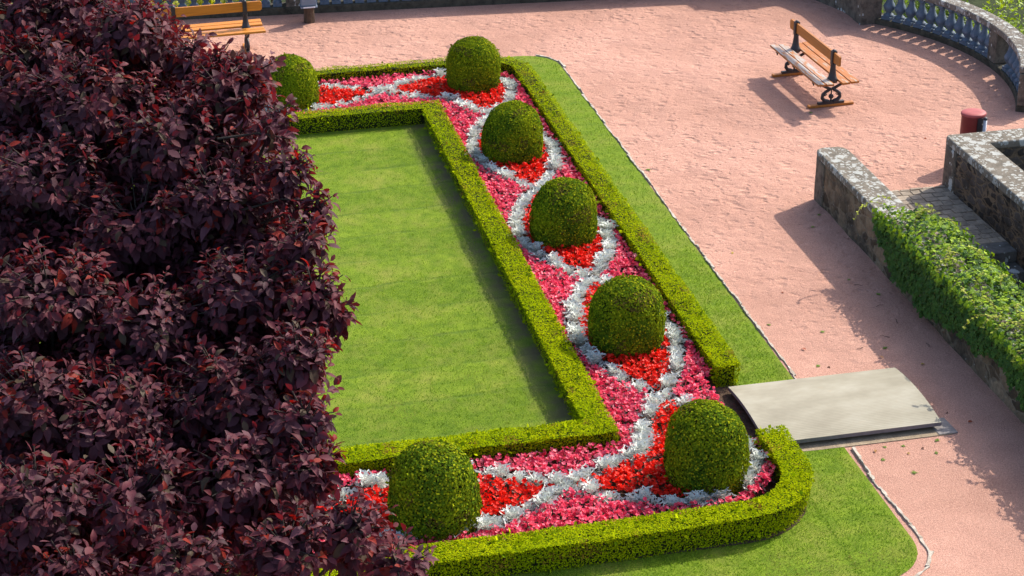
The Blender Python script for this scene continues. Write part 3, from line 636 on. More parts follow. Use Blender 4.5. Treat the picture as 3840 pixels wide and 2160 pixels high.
PLF = [np.array([[0, 8, 1], [0, 7, 8], [3, 9, 4], [9, 5, 4], [9, 3, 2], [6, 5, 9]]), np.array([[8, 9, 2, 1], [7, 6, 9, 8]])]
tree = empty('purple_plum_tree', tuple(TRUNK)); tag(tree, 'large purple leaved plum tree in front of the garden, filling the left', 'tree')
loc = lambda A: np.asarray(A, float) - TRUNK
tp = Pool(); tp.tube(loc([TRUNK + [0, 0, -.1], TRUNK + [.03, 0, .5], TRUNK + [.0, -.05, 1.4], TRUNK + [.1, -.12, 2.4], TRUNK + [.12, -.2, 3.3]]), [.27, .2, .17, .155, .14], 12)
obj('trunk', tp.mesh('trunk', M['bark']), tree)
bp_ = Pool(); crotch = TRUNK + np.array([.12, -.2, 3.2]); LEAVES = []
def spray(c, r, dens, live=True):
    c = np.array(c, float); m = max(7, int(dens * r * r)); d = randdir(m * 2)
    d = d[(d[:, 2] > -.35)][:m]; m = len(d)
    tip = c + d * np.array([r, r, r * .72]) * rng.uniform(.72, 1.08, (m, 1))
    ax = nrm(d * .8 + np.array([.12, .02, .5]) + randdir(m) * .35)
    for t_, a_ in zip(tip, ax):
        LEAVES.append((t_, a_, random.random()))
        if live: bp_.tube(loc([c + (t_ - c) * .25 - [0, 0, .06], (c + t_) / 2 - a_ * .05, t_]), [.0075, .006, .003], 4, cap=False, C=np.array([1, .75, .7]))
    base = crotch + (c - crotch) * .12
    mid = crotch + (c - crotch) * .55 + np.array([random.uniform(-.15, .15), random.uniform(-.15, .15), random.uniform(-.3, .05)])
    bp_.tube(loc([base, mid, c - [0, 0, .05]]), [.035 + r * .04, .025 + r * .02, .01], 6, cap=False)
for b in BOUGH: spray(b[:3], b[3], 350)
for (x, y, z, r) in TIPS:                               # single long shoots that break the outline
    t_ = np.array([x, y, z]) - RT * .10; a_ = nrm(RT * .75 + np.array([0, 0, .25]) + randdir(1)[0] * .4); LEAVES.append((t_, a_, .9)); LEAVES.append((t_ - a_ * .1 + randdir(1)[0] * .05, nrm(a_ + randdir(1)[0] * .5), .2))
    bp_.tube(loc([t_ - a_ * .55 - [0, 0, .1], t_ - a_ * .25, t_]), [.01, .008, .003], 4, cap=False, C=np.array([1, .75, .7]))
for b in inner: spray(b[:3], b[3], 150, False)
for b in back: spray(b[:3], b[3], 130, False)
T0 = np.array([l[0] for l in LEAVES]); A0 = np.array([l[1] for l in LEAVES]); U0 = np.array([l[2] for l in LEAVES])
fr = frames(A0, randdir(len(A0)))                              # columns: axis, two radials
P, D, N, SZ, CC = [], [], [], [], []
nl = 16
for k in range(nl):
    n = len(T0); f = k / (nl - 1); az = k * 2.3999 + U0 * 6.28 + rng.normal(0, .25, n); elev = np.radians(62 - 85 * f ** .8 + rng.normal(0, 20, n))
    rad = fr[:, :, 1] * np.cos(az)[:, None] + fr[:, :, 2] * np.sin(az)[:, None]
    d = rad * np.cos(elev)[:, None] + A0 * np.sin(elev)[:, None]; d = nrm(d + np.array([0, 0, -.32]) * rng.uniform(.2, 2.0, (n, 1)))
    P.append(T0 - A0 * (.012 * k)[..., None] if np.ndim(k) else T0 - A0 * .019 * k + rad * .012); D.append(d)
    N.append(nrm(A0 * 1.0 + np.array([0, 0, .35]) - rad * .25 + randdir(n) * .28)); SZ.append((.050 + .062 * min(1, .25 + f * 1.4)) * rng.uniform(.6, 1.2, n))
    young = np.clip(1 - f * 2.2, 0, 1) * (U0 > .35)
    c = np.array([.088, .033, .043])[None] * rng.uniform(.5, 1.45, (n, 1)); c = c * (1 - young[:, None] * .6) + np.array([.13, .018, .022]) * young[:, None] * .6
    red = rng.random((n, 1)) < .045; c = np.where(red, np.array([.20, .02, .012]), c); oldg = rng.random((n, 1)) < .05; c = np.where(oldg, np.array([.075, .052, .032]), c)
    CC.append(c)
P, D, N, SZ, CC = map(np.concatenate, (P, D, N, SZ, CC))
cp = Pool(); cp.leaves(PL, PLF, loc(P), frames(D, N), np.c_[SZ, SZ * rng.uniform(.9, 1.15, len(SZ)), SZ * rng.uniform(.2, 3.4, len(SZ))], CC, smooth=True)
obj('crown', cp.mesh('crown', M['plum']), tree); obj('branches', bp_.mesh('branches', M['bark']), tree)
print('plum leaves', len(P))

# ------------------------------------------------------------------ ribbed plate
pl = empty('ribbed_plate', (9.19, 21.3, 0)); tag(pl, 'pale ribbed metal plate, slightly arched, laid across the lawn strip beside the hedge ends', 'ramp')
def arched(x0, x1, y0, y1, zt, th, camber, nx=10, ny=14):
    p = Pool(); xs = np.linspace(x0, x1, nx); ys = np.linspace(y0, y1, ny); X, Y = np.meshgrid(xs, ys, indexing='ij'); Z = zt + camber * (1 - ((Y - (y0 + y1) / 2) / ((y1 - y0) / 2)) ** 2)
    top = np.stack([X, Y, Z], -1).reshape(-1, 3); bot = top - [0, 0, th]; n = nx * ny; i, j = np.meshgrid(np.arange(nx - 1), np.arange(ny - 1), indexing='ij'); a = (i * ny + j).ravel()
    F = np.stack([a, a + ny, a + ny + 1, a + 1], 1); p.add(np.concatenate([top, bot]), [F, F[:, ::-1] + n], None, 0)
    rim = [k * ny for k in range(nx)] + [(nx - 1) * ny + k for k in range(1, ny)] + [k * ny + ny - 1 for k in range(nx - 2, -1, -1)] + [k for k in range(ny - 2, 0, -1)]
    r = np.array(rim); r2 = np.roll(r, -1); p.F.setdefault((4, 1, False), []).append(np.stack([r, r + n, r2 + n, r2], 1)); return p
obj('plate', arched(-1.27, 1.22, -.80, .80, .125, .055, .075).mesh('plate', [M['plate'], M['plate_edge']]), pl)
q = Pool()
for y in (-.66, 0, .66): q.box((0, y, .035 + (.05 if y == 0 else 0)), (1.15, .035, .033 + (.045 if y == 0 else 0)))
obj('bearer', q.mesh('bearer', M['plate_edge']), pl)
q = Pool(); q.prism([(7.8, 20.42), (8.6, 20.37), (10.52, 20.36), (10.5, 22.2), (7.82, 22.25)], -.05, .012)
tag(obj('concrete_strip', q.mesh('concrete_strip', M['concrete'])), 'sandy concrete footing showing under the front edge of the ribbed plate', 'footing')
q = Pool(); q.prism([(10.3, 20.8), (10.33, 20.37), (10.6, 20.37), (10.58, 20.78)], -.05, .02)
tag(obj('concrete_block', q.mesh('concrete_block', M['grey_concrete'])), 'small flat grey concrete block at the near right corner of the ribbed plate', 'footing')

# ------------------------------------------------------------------ walls and stairs
def wallbox(p, x0, x1, y0, y1, z0, z1, mat=0): p.box(((x0 + x1) / 2, (y0 + y1) / 2, (z0 + z1) / 2), ((x1 - x0) / 2, (y1 - y0) / 2, (z1 - z0) / 2), mat=mat)
def roughbox(x0, x1, y0, y1, z0, z1, step=.12, amp=.018, seed=0):
    """a block with a slightly uneven surface"""
    bm = bmesh.new(); nx, ny, nz = [max(1, int(round(q / step))) for q in (x1 - x0, y1 - y0, z1 - z0)]
    def grid(o, u, v, a, b):
        vs = [[bm.verts.new(o + u * (i / a) + v * (j / b)) for j in range(b + 1)] for i in range(a + 1)]
        for i in range(a):
            for j in range(b): bm.faces.new((vs[i][j], vs[i + 1][j], vs[i + 1][j + 1], vs[i][j + 1]))
    o = Vector((x0, y0, z0)); X = Vector((x1 - x0, 0, 0)); Y = Vector((0, y1 - y0, 0)); Z = Vector((0, 0, z1 - z0))
    grid(o, X, Z, nx, nz); grid(o + Y, Z, X, nz, nx); grid(o, Z, Y, nz, ny); grid(o + X, Y, Z, ny, nz); grid(o + Z, X, Y, nx, ny); grid(o, Y, X, ny, nx)
    bmesh.ops.remove_doubles(bm, verts=bm.verts, dist=1e-4); bm.normal_update()
    co_ = np.array([v.co for v in bm.verts]); w_ = (vnoise(co_, 2.1, seed) - .5) * 2 + (vnoise(co_, 5.3, seed + 1) - .5)
    for v, k in zip(bm.verts, w_): v.co += v.normal * float(k) * amp
    me = bpy.data.meshes.new('m'); bm.to_mesh(me); bm.free(); return me
def setmat(me, m, smooth=True):
    me.materials.append(m)
    if smooth: me.polygons.foreach_set('use_smooth', np.ones(len(me.polygons), bool))
    return me
wl = empty('stone_wall', (11.8, 24, 0)); tag(wl, 'low sandstone wall with lichened coping and rounded end, half covered in ivy', 'wall')
def wpart(name, me, parent):
    o = obj(name, me, parent); o.location = -Vector(parent.location); return o
wpart('body', setmat(roughbox(11.575, 12.06, 13.5, 28.02, -2.8, .80, seed=3, amp=.02), M['oldwall']), wl)
o = wpart('pier', setmat(roughbox(11.56, 12.075, 28.0, 28.37, -2.8, .79, .1, .006, 5), M['pier']), wl)
p = Pool(); ce = [(11.53 + .0, 13.5), (12.09, 13.5), (12.09, 28.22), (12.05, 28.36), (11.95, 28.43), (11.66, 28.44), (11.56, 28.38), (11.53, 28.26)]; p.prism(ce, .795, .925)
bevelled(wpart('coping', p.mesh('coping', M['coping']), wl), .035, 3)
wr = empty('stone_wall', (14.3, 26.5, 0)); tag(wr, 'dark rubble wall with thick pale lichened coping turning a corner round a sunken well', 'wall')
wpart('body', setmat(roughbox(14.0, 14.52, 13.5, 28.1, -2.8, .77, seed=8, amp=.018), M['rubble']), wr)
wpart('return', setmat(roughbox(14.5, 20, 28.06, 28.45, -2.8, .768, seed=9, amp=.012), M['rubble']), wr)
wpart('pier', setmat(roughbox(13.985, 14.53, 28.03, 28.47, -2.8, .765, .1, .006, 4), M['pier']), wr)
p = Pool(); p.prism([(13.96, 13.5), (14.57, 13.5), (14.57, 28.0), (20, 28.0), (20, 28.52), (14.02, 28.52), (13.96, 28.44)], .772, .915)
bevelled(wpart('coping', p.mesh('coping', M['coping']), wr), .03, 3)
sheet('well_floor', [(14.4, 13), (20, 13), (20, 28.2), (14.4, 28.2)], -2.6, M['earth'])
# landing and steps
def setts():
    p = Pool(); x0, x1, y0, y1 = 12.06, 14.0, 25.95, 28.38; y = y0; row = 0
    while y < y1 - .02:
        d = min(random.uniform(.16, .21), y1 - y); x = x0 - (row % 2) * .08
        while x < x1:
            ww = random.uniform(.17, .26); a, b = max(x, x0) + .008, min(x + ww, x1) - .008
            if b - a > .04:
                j = lambda: random.uniform(-.008, .008); z = .012 + random.uniform(0, .014); g = random.uniform(.7, 1.25)
                p.prism([(a + j(), y + .008 + j()), (b + j(), y + .008 + j()), (b + j(), y + d - .008 + j()), (a + j(), y + d - .008 + j())], -.05, z, C=np.array([.29, .235, .175]) * g)
            x += ww
        y += d; row += 1
    return p
t = NT('sett stone'); a = t.n('ShaderNodeVertexColor'); a.layer_name = 'Col'
M['settv'] = t.done(t.bsdf(t.mix(1.0, a.outputs['Color'], t.ramp(t.noise(14, 6, .7), [(.25, (.6,) * 3), (.75, (1.35,) * 3)]), 'MULTIPLY'), .85, .2, t.bump(t.noise(20, 5), .6, .012)))
st = empty('stone_staircase', (13.0, 26, 0)); tag(st, 'paved landing and stone steps going down between the ivy wall and the rubble wall', 'stairs')
bevelled(wpart('setts', setts().mesh('setts', M['settv']), st), .006, 1)
p = Pool(); wallbox(p, 12.05, 14.01, 25.9, 28.36, -.4, .004); wpart('mortar_bed', p.mesh('mortar_bed', M['concrete']), st)
for k in range(9):
    p = Pool(); y1 = 25.95 - .36 * k + (0 if k == 0 else -.0); p.box((13.03, y1 - .2, -.08 - .2 * k), (.965, .2, .095)); wpart('step', p.mesh('step', M['step']), st)
    bevelled(st.children[-1], .012, 2)
p = Pool(); wallbox(p, 12.05, 14.01, 13.5, 25.5, -2.75, -2.3); wpart('lower_landing', p.mesh('lower_landing', M['step']), st)

# ivy over the left wall
IV = np.array([[0, 0, 0], [-.12, .3, .03], [.18, .5, .0], [.32, .26, .04], [.6, .42, -.02], [.62, .17, .03], [1, 0, -.1], [.62, -.17, .03], [.6, -.42, -.02], [.32, -.26, .04], [.18, -.5, .0], [-.12, -.3, .03]], float)
IVF = [np.array([[0, 1, 2, 3], [0, 3, 4, 5], [0, 7, 8, 9], [0, 9, 10, 11]]), np.array([[0, 5, 6], [0, 6, 7]])]
yk = [13, 20.7, 21.5, 22.8, 23.7, 24.7, 25.3, 25.55]; zk = [.48, .56, .48, .38, .27, .38, .66, .94]
def ivy():
    P, N = [], []
    n = 9000; y = rng.uniform(14, 25.55, n); x = rng.uniform(11.42, 12.42, n); e = (vnoise(np.c_[y, y * 0, y * 0], 1.5, 3) - .5) * .3
    k = (x < 12.3 + e + (y < 24.9) * .15) & (y < 25.5 + (vnoise(np.c_[x, x * 0, x * 0], 4, 1) - .6) * .5 - .35 * np.clip(x - 11.6, 0, 1)); x, y = x[k], y[k]
    z = 1.0 + .13 * np.sin(np.clip((x - 11.4) / 1.0, 0, 1) * PI) + (vnoise(np.c_[x, y, y * 0], 2.4, 2) - .5) * .26
    P.append(np.c_[x, y, z - rng.random(len(x)) * .08]); N.append(np.tile([-.1, -.05, 1.0], (len(x), 1)))
    n = 9000; y = rng.uniform(14, 25.6, n); z = rng.uniform(.1, 1.06, n); k = z > np.interp(y, yk, zk) + (vnoise(np.c_[y, y * 0, y * 0], 2.6, 9) - .5) * .4; y, z = y[k], z[k]
    x = 11.43 - .05 * np.sin((z - .2) * 3) + (vnoise(np.c_[y, z, z * 0], 3, 5) - .5) * .1 + rng.random(len(y)) * .06
    P.append(np.c_[x, y, z]); N.append(np.tile([-1.0, -.1, .45], (len(y), 1)))
    n = 2500; y = rng.uniform(14, 24.9, n); z = rng.uniform(.45, 1.05, n); P.append(np.c_[12.42 + rng.random(n) * .1, y, z]); N.append(np.tile([1.0, 0, .4], (n, 1)))
    P, N = np.concatenate(P), np.concatenate(N); n = len(P)
    N = nrm(N); d = nrm(tangent(N, (-.3, .2)) + np.array([-.2, -.1, -.3])); R = frames(d, N + randdir(n) * .4)
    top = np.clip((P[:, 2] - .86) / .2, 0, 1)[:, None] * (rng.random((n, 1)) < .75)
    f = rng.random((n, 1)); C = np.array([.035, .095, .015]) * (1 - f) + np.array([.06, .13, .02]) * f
    young = np.array([.35, .47, .012]) * (1 - f) + np.array([.13, .25, .02]) * f; C = C * (1 - top) + young * top; C = C * rng.uniform(.7, 1.25, (n, 1))  # leaves near the top turn bright yellow green, side leaves stay dark green
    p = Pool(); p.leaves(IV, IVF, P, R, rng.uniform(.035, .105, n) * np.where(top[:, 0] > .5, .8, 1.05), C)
    return p
iv = empty('ivy', (11.8, 22, 0)); tag(iv, 'bright green ivy spilling over the coping and face of the low wall', 'ivy')
wpart('leaves', ivy().mesh('leaves', M['ivy']), iv)
for k in range(46):
    y = random.uniform(18, 25.5); x = random.uniform(11.45, 12.3); z = 1.1 + random.uniform(0, .06); a = random.uniform(2.2, 4.6); L = random.uniform(.22, .5)
    if k == 0: y, x, a, L = 25.45, 11.52, 3.0, .62
    pts = [(x + L * t * math.cos(a + .6 * t), y + L * t * math.sin(a + .6 * t), z + .10 * math.sin(t * 2.2) - .16 * t * t) for t in np.linspace(0, 1, 8)]
    p = Pool(); p.tube(pts, .006, 4, C=np.array([.28, .26, .08]))
    Q = np.array(pts[1:]).repeat(3, 0) + rng.normal(0, .012, (21, 3)); p.leaves(IV, IVF, Q, frames(randdir(21) * [1, 1, .3], np.array([0, 0, 1.0]) + randdir(21) * .4), rng.uniform(.025, .05, 21), np.array([.40, .44, .05]) * rng.uniform(.8, 1.2, (21, 1)))
    wpart('tendril', p.mesh('tendril', M['ivy']), iv)

# ------------------------------------------------------------------ balustrades
def baluster_mesh():
    p = Pool(); p.box((0, 0, .04), (.10, .10, .04)); p.box((0, 0, .70), (.088, .088, .035))
    p.lathe([(.095, .08), (.1, .1), (.085, .125), (.055, .15), (.052, .175), (.075, .21), (.102, .26), (.112, .315), (.10, .365), (.075, .42), (.056, .49), (.047, .57), (.05, .6), (.068, .615), (.068, .64), (.055, .65), (.07, .667)], 18)
    return p.mesh('baluster', M['baluster'])
BAL = baluster_mesh()
def ring(p, r0, r1, a0, a1, z0, z1, n):
    A = np.radians(np.linspace(a0, a1, n)); V = []
    for a in A:
        for r, z in ((r0, z0), (r1, z0), (r1, z1), (r0, z1)): V.append((BC[0] + r * math.cos(a), BC[1] + r * math.sin(a), z))
    i = np.arange(n - 1)[:, None] * 4; k = np.arange(4)[None]; k2 = (k + 1) % 4
    F = np.stack([i + k, i + k + 4, i + k2 + 4, i + k2], -1).reshape(-1, 4); F = np.concatenate([F, [[0, 1, 2, 3], [4 * n - 1, 4 * n - 2, 4 * n - 3, 4 * n - 4]]])
    p.add(np.array(V), [F]); return p
cb = empty('curved_balustrade', (BC[0] + BR, BC[1], 0)); tag(cb, 'curved stone balustrade with blue grey balusters round the end of the gravel terrace', 'balustrade')
bevelled(wpart('base', ring(Pool(), BR - .06, BR + .36, -29, 41.5, -.5, .13, 60).mesh('base', M['kerbdark']), cb), .02, 2)
bevelled(wpart('coping', ring(Pool(), BR - .07, BR + .30, -29, 43, .775, .905, 60).mesh('coping', M['balcop']), cb), .025, 3)
def on_arc(a, r=BR + .1): return (BC[0] + r * math.cos(math.radians(a)), BC[1] + r * math.sin(math.radians(a)))
angs = [37.3 - 3.02 * k for k in range(12)] + [-6.4 - 3.02 * k for k in range(6)]
for a in angs:
    o = obj('baluster', BAL, cb); x, y = on_arc(a); o.location = (x - cb.location.x, y - cb.location.y, .128); o.scale = (1.16, 1.16, .893); o.rotation_euler = (0, 0, math.radians(a) + random.uniform(-.06, .06))
for a, wd in ((1.0 - .7, .30), (-27.2, .34)):
    p = Pool(); x, y = on_arc(a, BR + .12); p.box((x, y, .454), (.17, wd / 2 + .02, .320), math.radians(a)); bevelled(wpart('pier', p.mesh('pier', M['pier']), cb), .012)
# corner wall with swept top
cwall = empty('swept_wall', (15.95, 39, 0)); tag(cwall, 'solid stone wall with swept top joining the two balustrades at the terrace corner', 'wall')
prof = [(37.3, .87), (38.2, .87), (39.3, .87), (39.5, .95), (39.62, 1.15), (39.72, 1.45), (39.85, 1.85), (40.05, 2.2), (40.3, 2.38), (40.5, 2.42), (40.5, 2.62), (41.3, 2.62)]
p = Pool(); n = len(prof); xa = lambda y: np.interp(y, [37.3, 38.7, 39.2, 41.3], [16.0, 15.93, 15.62, 15.3])
V = []
for y, z in prof:
    x = xa(y); V += [(x, y, -.5), (x + .42, y, -.5), (x + .42, y, z), (x, y, z)]
i = np.arange(n - 1)[:, None] * 4; k = np.arange(4)[None]; k2 = (k + 1) % 4
F = np.concatenate([np.stack([i + k, i + k + 4, i + k2 + 4, i + k2], -1).reshape(-1, 4)[:, ::-1], [[0, 3, 2, 1], [4 * n - 4, 4 * n - 3, 4 * n - 2, 4 * n - 1]]])
p.add(np.array(V), [F]); wpart('body', p.mesh('body', M['pier']), cwall)
p = Pool(); p.box((16.2, 37.42, .42), (.24, .22, .45), .03); bevelled(wpart('pier', p.mesh('pier', M['pier']), cwall), .015)
p = Pool(); p.prism([(15.95, 37.15), (16.47, 37.18), (16.42, 39.4), (15.95, 39.3)], .872, 1.0); bevelled(wpart('coping', p.mesh('coping', M['balcop']), cwall), .02)
# far balustrade, straight, behind the bench
fb = empty('straight_balustrade', (6, 40.9, 0)); tag(fb, 'straight stone balustrade along the far edge of the terrace, behind the orange bench', 'balustrade')
A = np.array([-12.0, 42.22]); B = np.array([15.4, 39.98]); dv = (B - A) / np.linalg.norm(B - A); nv = np.array([-dv[1], dv[0]]); ang = math.atan2(dv[1], dv[0])
def seg(p, s0, s1, o0, o1, z0, z1):
    q = [A + dv * s0 + nv * o0, A + dv * s1 + nv * o0, A + dv * s1 + nv * o1, A + dv * s0 + nv * o1]; p.prism([tuple(v) for v in q], z0, z1); return p
LT = np.linalg.norm(B - A)
bevelled(wpart('base', seg(Pool(), 0, LT, 0, .42, -.5, .17).mesh('base', M['kerbdark']), fb), .02)
bevelled(wpart('coping', seg(Pool(), 0, LT, -.06, .40, .88, 1.02).mesh('coping', M['balcop']), fb), .02)
s = 11.0; xs_end = 19.0
while s < xs_end:
    x, y = A + dv * s + nv * .17
    if abs(((s - 11) % 5.2) - 5.05) > .25:
        o = obj('baluster', BAL, fb); o.location = (x - 6, y - 40.9, .165); o.rotation_euler = (0, 0, ang)
    s += .262
for s in (16.06, 19.3):
    bevelled(wpart('pier', seg(Pool(), s - .16, s + .16, .02, .36, .168, .882).mesh('pier', M['pier']), fb), .012)
wpart('solid_panel', seg(Pool(), 19.47, LT, .03, .36, .168, .881).mesh('solid_panel', M['pier']), fb)

# ------------------------------------------------------------------ benches
def sweep(pts, r): return np.array(pts, float), r
def bench(name, loc, rz, half, feet, wood, wood2, rail, label):
    b = empty(name, loc, rz); tag(b, label, 'bench', 'double sided park benches on the terrace')
    def slat(x0, x1, z, tilt, nm, m):
        p = Pool(); p.box((0, 0, 0), ((x1 - x0) / 2, half, .022)); o = bevelled(obj(nm, p.mesh(nm, m), b), .007); o.location = ((x0 + x1) / 2, 0, z); o.rotation_euler = (0, tilt, 0)
    for x0, x1 in ((-.43, -.265), (-.245, -.085)): slat(x0, x1, .555 if x0 < -.3 else .545, .05, 'slat', wood)
    for x0, x1 in ((.085, .245), (.265, .43)): slat(x0, x1, .555 if x0 > .25 else .545, -.05, 'slat', wood2)
    p = Pool(); L = half
    prof = [(-L, .915), (-L + .02, .90), (L - .04, .90), (L - .005, .93), (L, .97), (L, 1.03), (L - .005, 1.07), (L - .04, 1.1), (-L + .02, 1.1), (-L, 1.085)]
    n = len(prof); V = np.array([(-.02, y, z) for y, z in prof] + [(.02, y, z) for y, z in prof]); j = np.arange(n); k = (j + 1) % n
    p.add(V, [np.stack([j, k, k + n, j + n], 1)[:, ::-1]]); p.F.setdefault((n, 0, False), []).append(np.array([j, (j + n)[::-1]])); obj('back_rail', p.mesh('back_rail', rail), b)
    for sy in (-1, 1):
        y = sy * feet; p = Pool()
        # upright: tapering cast post with collar and finial straddling the rail
        p.lathe([(.001, .49), (.125, .49), (.128, .565), (.105, .60), (.083, .68), (.064, .82), (.070, .84), (.070, .86), (.05, .87)], 10, (0, y, 0), sx=.8, sy=.75)
        for sx in (-1, 1): p.box((sx * .036, y, .99), (.014, .042, .135))
        p.lathe([(.042, 1.10), (.046, 1.115), (.035, 1.145), (.001, 1.155)], 10, (0, y, 0))
        # bracket below the seat
        p.prism([(-.40, .0), (.40, .0), (.40, .02), (-.40, .02)], 0, 0.001)
        p.V[-1] = np.array([(x, y + dy, z) for dy in (-.022, .022) for x, z in ((-.41, .50), (.41, .50), (.41, .532), (-.41, .532))]); 
        for sx in (-1, 1):
            p.tube([(sx * .40, y, .51), (sx * .30, y, .485), (sx * .16, y, .42), (sx * .05, y, .36)], [.018, .022, .03, .03], 8)
            p.tube([(sx * .385, y, .51), (sx * .385, y, .455)], [.02, .012], 6); p.tube([(sx * .22, y, .46), (sx * .235, y, .405)], [.018, .01], 6)
            c = [(sx * .03, .38), (sx * .05, .335), (sx * .115, .30), (sx * .175, .25), (sx * .185, .18), (sx * .14, .125), (sx * .08, .105), (sx * .035, .085)]
            p.tube([(x, y, z) for x, z in c], [.034, .032, .032, .034, .036, .04, .042, .038], 8)
            p.tube([(sx * .175, y, .25), (sx * .13, y, .225), (sx * .095, y, .245), (sx * .11, y, .275)], [.018, .015, .012, .010], 6)
        p.lathe([(.001, -.03), (.045, -.03), (.05, 0), (.045, .03), (.001, .03)], 10)
        v = p.V[-1].copy(); p.V[-1] = np.c_[v[:, 0], v[:, 2] * .8 + y, v[:, 1] + .20]
        p.tube([(0, y, .36), (0, y, .25)], .014, 6); p.tube([(0, y, .16), (0, y, .08)], .02, 6)
        p.box((0, y, .075), (.27, .035, .022)); obj('leg', p.mesh('leg', M['iron']), b)
        p = Pool(); p.box((0, y, .028), (.47, .05, .026)); bevelled(obj('foot_board', p.mesh('foot_board', rail), b), .01)
    return b
bench('park_bench', (13.475, 33.56, 0), math.radians(2.0), 1.24, .935, M['wood_worn'], M['wood_half'], M['wood_rail'], 'weathered double sided bench with peeling orange slats alone on the open gravel')
bench('park_bench', (2.02, 38.50, 0), math.radians(-90.8 + 3), 1.10, .74, M['wood_new'], M['wood_new'], M['wood_new'], 'bright orange double sided bench partly hidden behind the purple tree by the balustrade')

# ------------------------------------------------------------------ bin and post box
bn = empty('litter_bin', (14.84, 29.25, 0)); tag(bn, 'dark red litter bin on a grey pole behind the corner of the rubble wall', 'litter bin')
bn.scale = (1.12, 1.12, .98)
p = Pool(); p.lathe([(.001, .16), (.185, .16), (.19, .2), (.19, .94), (.195, .945), (.195, .965), (.185, .97)], 24, sy=.85); obj('body', p.mesh('body', M['binred']), bn)
p = Pool(); p.lathe([(.20, .965), (.206, .98), (.205, 1.0), (.19, 1.015), (.1, 1.022), (.001, 1.024)], 24, sy=.87); obj('lid', p.mesh('lid', M['binlid']), bn)
p = Pool(); p.box((0.05, -.17, .6), (.05, .012, .35)); obj('door_slot', p.mesh('door_slot', M['iron']), bn)
p = Pool(); p.tube([(.1, -.225, -.05), (.1, -.225, .95)], .03, 12); p.box((.1, -.18, .84), (.03, .05, .012)); p.box((.1, -.18, .4), (.03, .05, .012)); po = obj('pole', p.mesh('pole', M['galv']), bn)
p = Pool(); p.lathe([(.034, .945), (.034, .975), (.02, .99), (.001, .992)], 12, (.1, -.225, 0)); obj('cap', p.mesh('cap', M['iron']), po)
pb = empty('post_box_stand', (4.28, 40.28, 0)); tag(pb, 'grey metal box on a short brown timber post in front of the far balustrade', 'post')
p = Pool(); p.lathe([(.125, -.05), (.12, .2), (.115, .36), (.001, .362)], 9, smooth=False); obj('timber_post', p.mesh('timber_post', M['oldpost']), pb)
p = Pool(); p.box((0, 0, .60), (.17, .13, .20), taper=.88); bevelled(obj('metal_box', p.mesh('metal_box', M['greybox']), pb), .02, 3)
p = Pool(); p.box((0, -.01, .378), (.185, .15, .016)); obj('ledge', p.mesh('ledge', M['greybox']), pb)
p = Pool(); p.box((0, -.165, .385), (.13, .006, .014)); obj('lip', p.mesh('lip', M['white_lip']), pb)  # white strip painting the glint along the ledge edge

# ------------------------------------------------------------------ foliage beyond the terrace
def shrub(name, loc, rad, hgt, n, c1, c2, label, size=.11, grp='shrubs growing beyond the balustrades'):
    r = empty(name, loc); tag(r, label, 'shrub', grp); p = Pool(); lob = []
    for k in range(10):
        d = randdir(1)[0]; d[2] = abs(d[2]); lob.append((d * np.array([rad * .6, rad * .6, hgt * .38]) + np.array([0, 0, hgt * .55]), rad * random.uniform(.35, .55)))
    for c, rr in lob:
        m = n // 10; d = randdir(m); d[:, 2] = np.abs(d[:, 2]) * 1.0 - .15; P = c + d * rr * rng.uniform(.7, 1.08, (m, 1)) * [1, 1, .8]
        R = frames(nrm(d + randdir(m) * .8 + [0, 0, -.3]), d + np.array([0, 0, .6]) + randdir(m) * .5); f = rng.random((m, 1)); C = (np.array(c1) * (1 - f) + np.array(c2) * f) * rng.uniform(.7, 1.25, (m, 1))
        p.leaves(PL, PLF, P, R, rng.uniform(size * .6, size * 1.2, m), C)
    obj('crown', p.mesh('crown', M['shrubleaf']), r)
    p = Pool(); p.tube([(0, 0, -.1), (.05, .02, hgt * .3), (0, .05, hgt * .6)], [.09, .07, .03], 8)
    for c, rr in lob: p.tube([(0.04, .02, hgt * .3), tuple(c * .6 + np.array([0, 0, hgt * .12])), tuple(c)], [.04, .025, .01], 5)
    obj('trunk', p.mesh('trunk', M['bark']), r)
G1, G2, G3 = ((.16, .26, .02), (.32, .40, .025)), ((.06, .12, .015), (.13, .2, .02)), ((.24, .28, .015), (.45, .42, .02))
sh = [(19.2, 38.0, -4, 1.7, 4.25, G1, 'bright yellow green shrub rising highest beyond the curved balustrade'),
      (20.4, 35.7, -4, 1.7, 4.1, G1, 'bright green shrub beyond the right end of the curved balustrade'),
      (18.1, 39.3, -4, 1.5, 4.1, G2, 'darker green shrub beyond the corner of the terrace, seen between balusters'),
      (18.4, 36.6, -4, 1.1, 3.9, G1, 'light green shrub close behind the first balusters of the curve'),
      (19.0, 34.4, -4, 1.1, 3.8, G2, 'mid green shrub close behind the pier of the curve'),
      (22.5, 39.5, -4, 2.2, 5.3, G2, 'dark green shrub in the shade furthest beyond the curved balustrade')]
for i, (x, y, z, rad, h, g, lab) in enumerate(sh): shrub('shrub', (x, y, z), rad, h, 3200, g[0], g[1], lab)
for i in range(7):
    x = -2.2 + i * 1.45; g = (G3, G1, G3, G3, G1, G2, G2)[i]
    labs = ['yellow green shrub behind the far balustrade at the left edge of the tree', 'green shrub behind the far balustrade above the purple tree top', 'yellow green shrub behind the far balustrade left of the orange bench', 'yellow leaved shrub behind the far balustrade above the orange bench', 'light green shrub behind the far balustrade near the post box', 'dark green shrub behind the far balustrade right of the post box', 'dark shrub behind the solid part of the far balustrade']
    shrub('shrub', (x, 42.9 - i * .09, -4), 1.05, 4.7, 2200, g[0], g[1], labs[i])

